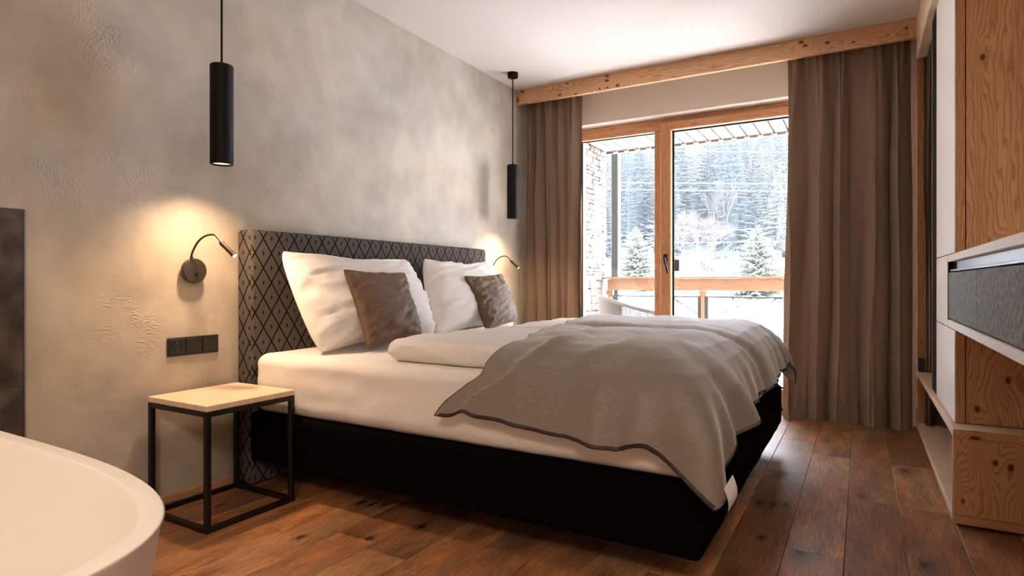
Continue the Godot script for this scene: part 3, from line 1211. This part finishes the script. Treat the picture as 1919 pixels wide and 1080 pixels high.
# ------------------------------------------------------------------ bath tub
func bath() -> void:
	var t := thing("bathtub", "white freestanding oval bathtub with a thin flat rim", "bathtub", V(-1.511, 0, 0.15))
	var cx := -1.511
	var cd := 0.15
	# rings from the outside foot over the rim to the inner floor: half length, half width, height
	var prof := []
	for q in [[0.118, 0.0], [0.108, 0.012], [0.083, 0.12], [0.044, 0.32], [0.014, 0.50], [0.003, 0.574], [0.0, 0.580], [0.003, 0.583], [0.025, 0.583], [0.029, 0.580], [0.033, 0.570], [0.066, 0.40], [0.10, 0.25], [0.145, 0.18], [0.22, 0.158], [0.32, 0.152], [0.417, 0.150]]:
		prof.append([0.80 - q[0] if q[0] < 0.4 else 0.0, 0.417 - q[0], q[1]])
	var rows := []
	for q in prof:
		var row := PackedVector3Array()
		for j in 121:
			var a := TAU * j / 120.0
			var e := 2.0 / 3.5
			var x: float = signf(cos(a)) * pow(absf(cos(a)), e) * q[0]
			var d: float = signf(sin(a)) * pow(absf(sin(a)), e) * q[1]
			row.append(V(cx + x, q[2], cd + d))
		rows.append(row)
	var b := B.new()
	b.sheet(rows, false, true)
	var i := 4 * 121
	if b.n[i].dot(Vector3(b.v[i].x - cx, 0, b.v[i].z + cd)) < 0.0:
		b = B.new()
		b.sheet(rows, true, true)
	part("shell", b, M.tub, t)
	b = B.new()
	b.lathe([Vector2(0.03, 0.152), Vector2(0.03, 0.157), Vector2(0.0, 0.158)], Transform3D(Basis(), V(cx, 0, cd)), 24)
	part("drain", b, M.steel, t)

# ------------------------------------------------------------------ timber storage unit on the right
func timber_unit() -> void:
	var xb := 0.95
	# bench
	var t := thing("storage_bench", "low open timber bench with pale shelf and knotty end panel standing on the floor", "bench", V(0.6, 0, 3.6))
	var b := B.new()
	b.box(V(0.289, 0.330, 4.42), V(xb, 0.360, 2.735), 0.002, 2, Vector2(0, 0.05))
	part("bench_top", b, M.oak_pale, t)
	b = B.new()
	b.box(V(0.289, 0.012, 4.42), V(xb, 0.042, 2.765), 0.002, 2, Vector2(0, 0.4))
	part("bench_shelf", b, M.oak_pale, t)
	b = B.new()
	b.box(V(0.289, 0.045, 2.764), V(xb, 0.3285, 2.736), 0.002, 1, Vector2(0.4, 0.05))
	part("end_panel", b, M.larch_mid, t)
	b = B.new()
	b.box(V(0.289, 0.012, 2.764), V(xb, 0.044, 2.737), 0.002, 0, Vector2(0.2, 0.3))
	part("plinth", b, M.larch_mid, t)
	b = B.new()
	b.box(V(0.289, 0.3285, 2.7352), V(xb, 0.3602, 2.731), 0.001, 0, Vector2(0.9, 0.3))
	part("edge_strip", b, M.larch_mid, t)
	b = B.new()
	b.box(V(0.90, 0.042, 4.42), V(0.93, 0.33, 2.77), 0.002, 2, Vector2(0, 0.2))
	part("back_panel", b, M.larch_mid, t)
	b = B.new()
	b.box(V(0.36, 0.0, 4.3), V(0.88, 0.012, 2.85), 0.001)
	part("foot", b, M.black_metal, t)

	# tall cabinet
	t = thing("tall_cabinet", "tall cabinet with white front and knotty larch side panel standing on the bench", "cabinet", V(0.6, 0.36, 3.2))
	for q in [[0.362, 0.7135, 2.851], [0.7165, 1.0115, 3.081], [1.0145, CEIL - 0.005, 2.851]]:
		b = B.new()
		b.box(V(0.306, q[0], 3.50), V(0.310, q[1], q[2]), 0.0008)
		part("front_panel", b, M.white_board, t)
	for q in [[0.362, 0.716], [1.0125, CEIL - 0.005]]:
		b = B.new()
		b.box(V(0.3105, q[0], 2.872), V(0.339, q[1], 2.852), 0.0015, 1, Vector2(0.5, 0.55))
		part("side_strip", b, M.larch_strip, t)
		b = B.new()
		b.box(V(0.342, q[0], 2.874), V(0.94, q[1], 2.854), 0.0015, 1, Vector2(0.33, 0.12))
		part("side_panel", b, M.larch_mid, t)
	b = B.new()
	b.box(V(0.325, 0.362, 3.49), V(0.94, 0.7135, 2.876), 0.001)
	b.box(V(0.325, 1.0145, 3.49), V(0.94, CEIL - 0.006, 2.876), 0.001)
	b.box(V(0.325, 0.7135, 3.49), V(0.94, 1.0145, 3.082), 0.001)
	part("carcass", b, M.plastic_in, t)
	b = B.new()
	b.box(V(0.306, 0.362, 3.69), V(0.33, CEIL - 0.005, 3.503), 0.001)
	part("glass_strip", b, M.gasket, t, "", "black glossy upright strip")
	b = B.new()
	b.box(V(0.304, 0.362, 3.702), V(0.33, CEIL - 0.005, 3.692), 0.001)
	part("edge_trim", b, M.steel, t)

	# console that runs towards the camera
	t = thing("console_shelf", "pale framed console shelf with grey padded drawer fronts beside the tall cabinet", "console", V(0.6, 0.715, 2.1))
	b = B.new()
	b.box(V(0.307, 0.984, 3.079), V(0.94, 1.0125, 1.0), 0.002, 2, Vector2(0, 0.1))
	part("top_board", b, M.white_board, t)
	b = B.new()
	b.box(V(0.307, 0.7155, 3.079), V(0.94, 0.745, 1.0), 0.002, 2, Vector2(0, 0.3))
	part("bottom_board", b, M.white_board, t)
	b = B.new()
	b.box(V(0.36, 0.745, 3.075), V(0.94, 0.984, 1.0), 0.0)
	part("carcass", b, M.plastic_in, t)
	var prev := 3.077
	for d in [2.37, 1.70, 1.01]:
		b = B.new()
		b.box(V(0.311, 0.749, prev - 0.002), V(0.331, 0.940, d + 0.001), 0.003)
		part("drawer_front", b, M.grey_front, t)
		prev = d
	b = B.new()
	b.box(V(0.316, 0.944, 3.075), V(0.36, 0.952, 1.01), 0.001)
	b.box(V(0.335, 0.952, 3.075), V(0.36, 0.984, 1.01), 0.001)
	part("grip_channel", b, M.steel, t)

	b = B.new()
	b.box(V(0.292, 0.3602, 4.415), V(0.335, 0.44, 4.36), 0.004)
	solo("small_box", b, M.plastic, "small dark box standing on the far end of the bench", "box")

# ------------------------------------------------------------------ curtains
func curtain(x0: float, x1: float, d: float, pleats: float, s: int, label: String) -> void:
	var nz := fnl(s, 1.0, 2)
	var NI := int(pleats * 44)
	var NJ := 46
	var rows := []
	var hemp := []
	for i in NI + 1:
		var u := float(i) / NI
		var row := PackedVector3Array()
		var amp := 0.8 + 0.9 * nz.get_noise_1d(u * 5.0)
		var hp: Vector3
		for j in NJ + 1:
			var v := float(j) / NJ
			var y := lerpf(2.40, -0.001, v)
			var ph := u * pleats * TAU + 1.6 * nz.get_noise_2d(u * 3.0, v * 0.9) + 2.0 * nz.get_noise_1d(u * 2.0 + 20.0)
			var top := exp(-v * 7.0)
			var a := lerpf(0.040, 0.058, v) * amp
			var z := a * (sin(ph) + 0.16 * sin(2.0 * ph + 1.0)) * (1.0 - 0.45 * top) + top * 0.012 * sin(ph * 3.0)
			z += 0.008 * nz.get_noise_2d(u * 6.0, v * 4.0)
			z += 0.016 * exp(-pow((v - 0.93) / 0.05, 2.0)) * nz.get_noise_2d(u * 14.0 + 5.0, v * 26.0)
			var x := lerpf(x0, x1, u) + 0.010 * sin(2.0 * ph) * (1.0 - top)
			if s == 7:
				x += -0.03 * smoothstep(0.0, 1.0, v) * (1.0 - u)
			row.append(V(x, y, d - z))
			if j == int(NJ * 0.95):
				hp = V(x, y, d - z - 0.002)
		rows.append(row)
		hemp.append(hp)
	var b := B.new()
	b.sheet(rows, false)
	if b.n[b.n.size() / 2].z < 0.0:
		b = B.new()
		b.sheet(rows, true)
	var t := thing("curtain", label, "curtain", V((x0 + x1) * 0.5, 0, d), "brown curtains at the balcony door")
	part("cloth", b, M.curtain, t)
	b = B.new()
	b.tube(hemp, 0.0018, 5, false)
	part("hem", b, M.curtain_hem, t)

func curtains() -> void:
	M.curtain_hem = mat(rgb(140, 120, 102), 0.95)
	curtain(-2.392, -1.905, 4.365, 5.0, 4, "brown wool curtain gathered in the corner beside the headboard")
	curtain(-0.425, 0.255, 4.365, 4.6, 7, "wide brown wool curtain at the handle-less end of the balcony door, by the bench")
	curtain(0.316, 0.60, 4.385, 2.6, 12, "narrow brown curtain leaf seen between the timber post and the black strip")

# ------------------------------------------------------------------ balcony
func balcony() -> void:
	var b := B.new()
	b.box(V(-2.9, -0.25, 6.45), V(3.0, -0.03, 4.75), 0.005)
	solo("balcony_floor", b, M.snow, "pale concrete balcony slab outside the glazed door", "balcony", "", "structure")
	# side wall: plaster, then dry stone
	b = B.new()
	b.box(V(-2.75, -0.25, 5.73), V(-2.45, 2.9, 4.75), 0.004)
	solo("wall_side", b, M.paint, "white rendered side wall of the balcony, inside of the stone part", "wall", "", "structure")
	var t := thing("wall_stone", "pale dry stone wall end at the side of the balcony", "wall", V(-2.6, 0, 6.0), "", "structure")
	b = B.new()
	b.box(V(-2.75, -0.25, 6.29), V(-2.475, 2.9, 5.735), 0.0)
	part("mortar", b, M.mortar, t)
	var r := RandomNumberGenerator.new()
	r.seed = 5
	var y := -0.03
	while y < 2.32:
		var h := r.randf_range(0.035, 0.095)
		var d := 5.735
		while d < 6.30:
			var len := minf(r.randf_range(0.07, 0.24), 6.31 - d)
			if 6.31 - d - len < 0.07:
				len = 6.31 - d
			var q := B.new()
			var o := r.randf_range(-0.008, 0.008)
			q.box(V(-2.62, y + 0.001, d + len - 0.003), V(-2.45 + o, minf(y + h, 2.34) - 0.001, d + 0.003), 0.012)
			for i in q.v.size():
				q.v[i] += Vector3(0.004, 0.005, 0.006) * sin(q.v[i].z * 41.0 + q.v[i].y * 57.0 + o * 900.0)
			part("stone", q, M.stone if r.randf() < 0.6 else M.stone2, t)
			d += len
		y += h
	# boarded soffit
	t = thing("balcony_soffit", "white boarded underside of the balcony roof with open joints", "soffit", V(-0.5, 2.33, 5.5), "", "structure")
	var x := -2.45
	while x < 3.0:
		b = B.new()
		b.box(V(x + 0.008, 2.33, 6.24), V(x + 0.115, 2.352, 4.75), 0.003, 2, Vector2(0, x))
		part("board", b, M.soffit, t)
		b = B.new()
		b.box(V(x + 0.118 - 0.022, 2.316, 6.285), V(x + 0.118 + 0.026, 2.34, 6.24), 0.002)
		part("batten_end", b, M.larch_out, t)
		x += 0.123
	b = B.new()
	b.box(V(-2.75, 2.353, 6.31), V(3.0, 2.5, 4.75), 0.0)
	part("roof_deck", b, M.soffit_joint, t)
	b = B.new()
	b.box(V(-2.45, 2.312, 6.315), V(3.0, 2.36, 6.287), 0.003, 0)
	part("fascia", b, M.soffit, t)
	# slim steel column
	b = B.new()
	b.box(V(-2.46, -3.0, 6.56), V(-2.373, 2.5, 6.46), 0.008)
	solo("steel_column", b, M.grey_steel, "grey-green steel column just beyond the stone wall end", "column")
	# railing
	t = thing("balcony_railing", "balcony railing with timber handrail, steel uprights and wire net", "railing", V(-0.5, 0, 6.2))
	b = B.new()
	b.box(V(-2.43, 0.935, 6.25), V(3.0, 0.955, 6.12), 0.004, 0, Vector2(0, 0.1))
	part("handrail", b, M.larch_out, t)
	b = B.new()
	b.box(V(-2.39, 0.815, 6.21), V(3.0, 0.934, 6.17), 0.004, 0, Vector2(0.4, 0.25))
	part("rail_board", b, M.larch_out, t)
	for px in [-2.365, -1.38, 0.0, 1.4]:
		b = B.new()
		b.box(V(px - 0.018, -0.03, 6.215), V(px + 0.018, 0.814, 6.165), 0.003, 1)
		b.box(V(px - 0.036, 0.76, 6.216), V(px + 0.036, 0.814, 6.164), 0.003, 1)
		part("timber_post", b, M.larch_out, t)
		if px > -2.0:
			for o in [-0.036, 0.036]:
				b = B.new()
				b.box(V(px + o - 0.016, -0.03, 6.205), V(px + o + 0.016, 0.758, 6.175), 0.002)
				part("upright", b, M.grey_steel, t)
	b = B.new()
	b.tube([V(-2.37, 0.752, 6.19), V(3.0, 0.752, 6.19)], 0.0075, 8)
	b.tube([V(-2.37, 0.06, 6.19), V(3.0, 0.06, 6.19)], 0.0075, 8)
	part("rod", b, M.grey_steel, t)
	b = B.new()
	b.tube([V(-1.69, 0.745, 6.17), V(-1.42, 0.575, 6.17)], 0.0055, 6)
	b.tube([V(-1.10, 0.752, 6.17), V(-0.965, 0.51, 6.17), V(-0.70, 0.745, 6.17), V(-0.66, 0.745, 6.17), V(-0.40, 0.51, 6.17), V(-0.14, 0.745, 6.17)], 0.0055, 6)
	part("lacing_cable", b, M.gasket, t)
	b = B.new()
	var k := -0.7
	while k < 5.5:
		for sgn in [1.0, -1.0]:
			var xa := -2.36 + k
			var xb: float = xa + 0.69 * sgn
			b.tube([V(xa, 0.06, 6.185), V(xb, 0.75, 6.185)], 0.0022, 3, false)
		k += 0.052
	part("wire_net", b, M.grey_steel, t, "stuff")
	# rope lounge chair
	t = thing("rope_armchair", "white rope-backed outdoor lounge seat on the balcony behind the left pane", "armchair", V(-1.95, 0, 5.3))
	var rail := []
	for i in 25:
		var a := i / 24.0
		var ang := lerpf(-0.2, 1.55, a)
		rail.append(V(-1.62 - 0.62 * sin(ang * 1.02) + 0.02, 0.615 + 0.145 * smoothstep(-0.1, 0.75, a), 5.30 - 0.12 + 0.36 * (1.0 - cos(ang))))
	b = B.new()
	b.tube(rail, 0.017, 10)
	part("back_rail", b, M.rope, t)
	var low := []
	for p in rail:
		low.append(Vector3(p.x * 0.9 - 0.185, 0.36, p.z))
	b = B.new()
	b.tube(low, 0.014, 8)
	part("seat_rail", b, M.rope, t)
	b = B.new()
	for i in 72:
		var f := i / 71.0 * 23.999
		var i0 := int(f)
		var p0: Vector3 = rail[i0].lerp(rail[i0 + 1], f - i0)
		var p1: Vector3 = low[i0].lerp(low[i0 + 1], f - i0)
		b.tube([p0, p1], 0.0062, 5, false)
	part("rope_back", b, M.rope, t, "stuff")
	b = B.new()
	b.rbox(V(-2.18, 0.32, 5.42), V(-1.62, 0.42, 5.02), 0.03, Vector3i(4, 2, 4))
	part("seat_cushion", b, M.rope, t)
	for q in [[-2.2, 5.2], [-2.2, 5.44], [-1.64, 5.16], [-1.70, 5.44]]:
		b = B.new()
		b.tube([V(q[0], -0.03, q[1]), V(q[0], 0.36, q[1])], 0.012, 8)
		part("leg", b, M.rope, t)

# ------------------------------------------------------------------ snowy valley
func ground_at(x: float, d: float) -> float:
	var g := [8.0, 25.0, 40.0, 60.0, 80.0, 120.0, 200.0, 300.0]
	var hh := [-3.4, -1.6, 0.2, 3.3, 8.5, 22.0, 58.0, 108.0]
	var y: float = hh[0]
	for i in range(1, 8):
		if d > g[i - 1]:
			y = lerpf(hh[i - 1], hh[i], clampf((d - g[i - 1]) / (g[i] - g[i - 1]), 0, 1))
	var side := -(x + 0.22 * d) * 0.02 * smoothstep(20.0, 60.0, d)
	return y + clampf(side, -4.0, 6.0)

func fir(h: float, rad: float, whorls: int, arms: int, twigs: int, s: int) -> Array:
	var r := RandomNumberGenerator.new()
	r.seed = s
	var tr := B.new()
	tr.tube([Vector3.ZERO, Vector3(0, h * 0.5, 0), Vector3(0, h, 0)], [h * 0.018, h * 0.011, h * 0.001], 6)
	var b := B.new()
	if twigs <= 2:
		b.lathe([Vector2(rad * 0.3, h * 0.08), Vector2(rad * 0.18, h * 0.5), Vector2(0.0, h * 0.9)], Transform3D.IDENTITY, 7)
	for k in whorls:
		var f := float(k) / (whorls - 1)
		var y := lerpf(h * 0.07, h * 0.985, pow(f, 0.92))
		var len := rad * pow(1.0 - f, 0.85) + rad * 0.035
		for a in arms:
			var ang := TAU * (a + r.randf_range(-0.35, 0.35)) / arms + k * 2.4
			var l := len * r.randf_range(0.72, 1.15)
			var dir := Vector3(cos(ang), 0, sin(ang))
			var droop := lerpf(0.42, -0.55, f) + r.randf_range(-0.1, 0.1)
			var p0 := Vector3(0, y + r.randf_range(-0.5, 0.5) * h / whorls * 0.6, 0)
			var p1 := p0 + dir * l * 0.6 + Vector3(0, -droop * l * 0.55, 0)
			var p2 := p0 + dir * l + Vector3(0, -droop * l * 0.8, 0)
			spray(b, p0, p1, p2, l * (0.06 if twigs > 2 else 0.10), h * 0.006)
			if twigs > 0:
				var side := dir.cross(Vector3.UP)
				for q in twigs:
					var w := (q + 1.0) / (twigs + 0.6)
					var at := p0.lerp(p1, w / 0.6) if w < 0.6 else p1.lerp(p2, (w - 0.6) / 0.4)
					for sg in [-1.0, 1.0]:
						var tl: float = l * 0.34 * (1.0 - w * 0.55) * r.randf_range(0.7, 1.2)
						var td: Vector3 = (dir * 0.75 + side * sg * 0.7).normalized()
						var e: Vector3 = at + td * tl + Vector3(0, -0.28 * tl + r.randf_range(-0.1, 0.12) * tl, 0)
						spray(b, at, at.lerp(e, 0.5) + Vector3(0, 0.04 * tl, 0), e, tl * (0.2 if twigs > 2 else 0.26), h * 0.004)
	return [tr.mesh(), b.mesh()]

# one needle spray: a flattened spindle with a keel, closed
func spray(b: B, p0: Vector3, p1: Vector3, p2: Vector3, w: float, thick: float) -> void:
	var dir := (p2 - p0).normalized()
	var side := dir.cross(Vector3.UP).normalized()
	var upv := side.cross(dir).normalized()
	var l := p1 + side * w
	var rr := p1 - side * w
	var t := p1 + upv * (thick + w * 0.25)
	var u := p1 - upv * (thick + w * 0.35)
	for q in [[p0, l, t], [p0, t, rr], [p0, rr, u], [p0, u, l], [p2, l, t], [p2, t, rr], [p2, rr, u], [p2, u, l]]:
		var c: Vector3 = (q[0] + q[1] + q[2]) / 3.0 - p1.lerp((p0 + p2) * 0.5, 0.5)
		var nn: Vector3 = (q[1] - q[0]).cross(q[2] - q[0]).normalized()
		b.tri(q[0], q[1], q[2], nn if nn.dot(c) > 0.0 else -nn)

func bare_tree(h: float, spread: float, depth: int, s: int, stem := 0.022, fine := 3) -> ArrayMesh:
	var r := RandomNumberGenerator.new()
	r.seed = s
	var b := B.new()
	var stack := [[Vector3.ZERO, Vector3(0, 1, 0), h * 0.30, h * stem, depth]]
	while stack.size():
		var q: Array = stack.pop_back()
		var p: Vector3 = q[0]
		var dir: Vector3 = q[1]
		var e: Vector3 = p + dir * q[2] + Vector3(r.randf_range(-1, 1), 0, r.randf_range(-1, 1)) * q[2] * 0.06
		b.tube([p, e], [q[3], q[3] * 0.66], 4 if q[4] > 1 else 3, false)
		if q[4] > 0:
			var n := 3 if q[4] > 2 else fine
			for k in n:
				var ang := TAU * (k + r.randf_range(-0.3, 0.3)) / n + r.randf() * 3.0
				var sd := dir.cross(Vector3(0.3, 0.2, 1)).normalized()
				var ot := dir.cross(sd)
				var sp := spread * r.randf_range(0.55, 1.15)
				if k == 0:
					sp *= 0.35
				var nd := (dir + (sd * cos(ang) + ot * sin(ang)) * sp + Vector3(0, 0.05, 0)).normalized()
				stack.append([p.lerp(e, r.randf_range(0.7, 1.0)), nd, q[2] * r.randf_range(0.66, 0.86), maxf(q[3] * 0.58, h * stem * 0.06), q[4] - 1])
	return b.mesh()

func tree(called: String, label: String, cat: String, parts: Array, at: Vector3, mats: Array, group := "") -> Node3D:
	var t := thing(called, label, cat, at, group)
	var names := ["trunk", "foliage"]
	for i in parts.size():
		var o := part(names[i], parts[i], mats[i], t)
		o.position = Vector3.ZERO
	return t

func valley() -> void:
	# ground
	var nz := fnl(301, 1.0, 3)
	for k in 2:
		var near: float = 6.6 if k == 0 else 59.5
		var end: float = 61.0 if k == 0 else 300.0
		var rows := []
		for i in 50:
			var d := lerpf(near, end, pow(i / 49.0, 1.6))
			var row := PackedVector3Array()
			for j in 60:
				var x := lerpf(-1.0, 0.75, j / 59.0) * (40.0 + d * 0.9) - 0.2 * d
				row.append(V(x, ground_at(x, d) + nz.get_noise_2d(x * 0.08, d * 0.08) * 0.5 * smoothstep(8.0, 30.0, d) + 0.02 * k, d))
			rows.append(row)
		var hb := B.new()
		hb.sheet(rows, false)
		if hb.n[500].y < 0.0:
			hb = B.new()
			hb.sheet(rows, true)
		if k == 0:
			solo("snow_field", hb, M.snow, "open snow field rising behind the balcony up to the forest edge", "snow field", "", "structure")
		else:
			solo("hillside", hb, M.shaded_needle_floor, "steep needle-strewn mountainside under the firs, tree shade put into its dark colour", "hillside", "", "structure")
	var b: B
	# two big firs near the house
	var fa := fir(9.0, 3.7, 30, 12, 7, 3)
	var fb := fir(8.4, 3.2, 28, 12, 7, 9)
	tree("fir_tree", "full pale-green fir tree below the forest at the curtain end of the right pane", "tree", fa, V(-5.61, -4.6, 40), [M.bark, M.fir])
	tree("fir_tree", "frosted fir tree behind the handrail in the left pane, beside the door frame", "tree", fb, V(-13.4, -3.7, 40), [M.bark, M.fir])
	tree("fir_tree", "small fir tree half hidden behind the middle door stile", "tree", fb, V(-14.6, -3.2, 50), [M.bark, M.fir])
	var fs := fir(4.0, 1.3, 14, 9, 4, 14)
	tree("young_fir", "young fir seen through the wire net left of the steel uprights", "tree", fs, V(-6.9, -3.6, 26), [M.bark, M.fir])
	tree("young_fir", "young fir seen through the wire net right of the steel uprights", "tree", fs, V(-4.6, -3.4, 25), [M.bark, M.fir])
	# bare trees white with frost
	tree("bare_tree", "round-crowned bare tree white with frost beside the black door gasket", "tree", [bare_tree(7.4, 0.9, 6, 4, 0.02, 6)], V(-11.9, -0.2, 50), [M.frost_bark])
	tree("bare_tree", "lower frosted bare tree in front of the round-crowned one", "tree", [bare_tree(5.6, 0.85, 6, 8, 0.018, 6)], V(-10.2, -2.2, 43), [M.frost_bark])
	var birch := bare_tree(8.2, 0.30, 5, 12, 0.011, 3)
	tree("birch", "thin upright frosted birch at the snow fence, the left stem", "tree", [birch], V(-12.1, 2.6, 59), [M.birch])
	tree("birch", "thin upright frosted birch at the snow fence, the right stem", "tree", [bare_tree(8.8, 0.27, 5, 15, 0.011, 3)], V(-11.2, 2.6, 59), [M.birch])
	# teal snow fence
	b = B.new()
	for i in 12:
		var a := V(lerpf(-12.9, -9.6, i / 12.0), 0, lerpf(60, 57.5, i / 12.0))
		var c := V(lerpf(-12.9, -9.6, (i + 1) / 12.0), 0, lerpf(60, 57.5, (i + 1) / 12.0))
		a.y = ground_at(a.x, -a.z)
		c.y = ground_at(c.x, -c.z)
		b.quad(a, c, c + Vector3.UP * 0.8, a + Vector3.UP * 0.8, Vector3(0, 0, 1))
		b.tube([a, a + Vector3.UP * 1.0], 0.03, 5)
	solo("snow_fence", b, mat(rgb(62, 112, 114), 0.8), "pale teal snow fence on the slope below the birches", "fence")
	# power lines
	var wires := [[-8.05, 7.45, -3.07, 6.83, "topmost"], [-11.41, 6.14, -2.96, 5.39, "upper of the close pair"], [-11.41, 5.78, -2.96, 5.05, "lower of the close pair"], [-8.05, 3.34, -2.96, 3.42, "second from the bottom"], [-8.05, 2.86, -2.96, 2.77, "lowest"]]
	for q in wires:
		var path := []
		for i in 33:
			var f := lerpf(-2.2, 3.0, i / 32.0)
			var x := lerpf(q[0], q[2], f)
			path.append(V(x, lerpf(q[1], q[3], f) + 0.02 * (f - 0.5) * (f - 0.5) - 0.01, 30.0))
		b = B.new()
		b.tube(path, 0.012, 5)
		solo("power_line", b, M.wire, "pale power line crossing before the forest, the %s" % q[4], "cable", "power lines before the forest")
	# winter haze that fills the valley air
	var hz := FogVolume.new()
	hz.name = "valley_haze"
	hz.shape = RenderingServer.FOG_VOLUME_SHAPE_BOX
	hz.size = Vector3(400, 160, 230)
	hz.position = V(-20, 60, 147)
	var fm := FogMaterial.new()
	fm.density = 0.0009
	fm.albedo = Color(0.9, 0.93, 0.97)
	hz.material = fm
	tag(hz, "thin winter haze in the valley air before the forest", "haze", "", "stuff")
	add_child(hz)
	# forest
	var protos := []
	for i in 4:
		protos.append(fir(1.0, [0.19, 0.16, 0.22, 0.175][i], 24, 10, 2, 60 + i))
	var r := RandomNumberGenerator.new()
	r.seed = 91
	var count := 0
	var d := 61.0
	var first := {}
	while d < 235.0 and count < 285:
		var gap := 3.4 + d * 0.02
		var x := -0.50 * d - 3.0
		while x < 0.02 * d and count < 285:
			var xx := x + r.randf_range(-0.4, 0.4) * gap
			var dd := d + r.randf_range(-0.45, 0.45) * gap
			x += gap
			var rim := xx / dd
			if r.randf() < (0.04 if rim > -0.43 and rim < -0.03 else 0.6):
				continue
			var k := r.randi_range(0, 3)
			var pale := r.randf() < 0.45
			var key := "%d%s" % [k, pale]
			var h := r.randf_range(8.0, 13.5)
			var at := V(xx, ground_at(xx, dd) - 0.3, dd)
			var o: Node3D
			if first.has(key):
				o = copy(first[key], "forest_fir", at)
			else:
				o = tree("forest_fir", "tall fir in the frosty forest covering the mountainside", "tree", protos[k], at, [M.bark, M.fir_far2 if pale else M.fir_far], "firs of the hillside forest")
				first[key] = o
			o.scale = Vector3(h * r.randf_range(0.9, 1.15), h, h * r.randf_range(0.9, 1.15))
			o.rotation.y = r.randf() * TAU
			count += 1
		d += gap * 0.95

# ------------------------------------------------------------------ the part of the room behind the camera
func room_behind() -> void:
	var glow := mat(rgb(255, 240, 222), 0.5)
	glow.emission_enabled = true
	glow.emission = rgb(255, 232, 204)
	glow.emission_energy_multiplier = 2.0
	var spots := [[0.40, -1.2, "unseen square ceiling light panel behind the camera, placed to light the near side of the room"]]
	for q in spots:  # panel out of view, placed to light the camera side of the room
		var t := thing("unseen_ceiling_lamp", q[2], "lamp", V(q[0], CEIL, q[1]), "unseen ceiling light panels")
		var b := B.new()
		b.box(V(q[0] - 0.32, CEIL - 0.03, q[1] + 0.32), V(q[0] + 0.32, CEIL - 0.001, q[1] - 0.32), 0.004)
		part("housing", b, M.white_board, t)
		b = B.new()
		b.box(V(q[0] - 0.30, CEIL - 0.034, q[1] + 0.30), V(q[0] + 0.30, CEIL - 0.0301, q[1] - 0.30), 0.0)
		part("diffuser", b, glow, t)
		var l := AreaLight3D.new()
		l.name = "unseen_panel_light"
		l.light_color = rgb(255, 236, 216)
		l.light_energy = 4.2
		l.area_size = Vector2(0.6, 0.6)
		l.area_range = 12.0
		l.area_attenuation = 2.0
		l.shadow_enabled = true
		t.add_child(l)
		l.position = Vector3(0, -0.04, 0)
		l.rotation_degrees = Vector3(-90, 0, 0)
	# unseen ceiling spots, placed out of view to light the tub and nearby wall
	for q in [[-1.95, -0.25, "unseen ceiling spot, placed to light the wall side of the bath"], [-1.05, -0.25, "unseen ceiling spot, placed to light the room side of the bath"]]:
		var t := thing("unseen_downlight", q[2], "lamp", V(q[0], CEIL, q[1]), "unseen ceiling spots over the bath")
		var b := B.new()
		b.lathe([Vector2(0.05, CEIL - 0.002), Vector2(0.05, CEIL - 0.012), Vector2(0.07, CEIL - 0.012), Vector2(0.072, CEIL - 0.001)], Transform3D(Basis(), V(q[0], 0, q[1])), 28)
		part("ring", b, M.white_board, t)
		b = B.new()
		b.lathe([Vector2(0.0, CEIL - 0.008), Vector2(0.05, CEIL - 0.008)], Transform3D(Basis(), V(q[0], 0, q[1])), 24)
		part("diffuser", b, glow, t)
		var l := SpotLight3D.new()
		l.name = "unseen_down_light"
		l.light_color = rgb(255, 226, 196)
		l.light_energy = 1.0
		l.light_size = 0.05
		l.spot_angle = 52.0
		l.spot_angle_attenuation = 1.0
		l.spot_range = 12.0
		l.spot_attenuation = 2.0
		l.shadow_enabled = true
		t.add_child(l)
		l.position = Vector3(0, -0.02, 0)
		l.rotation_degrees = Vector3(-90, 0, 0)
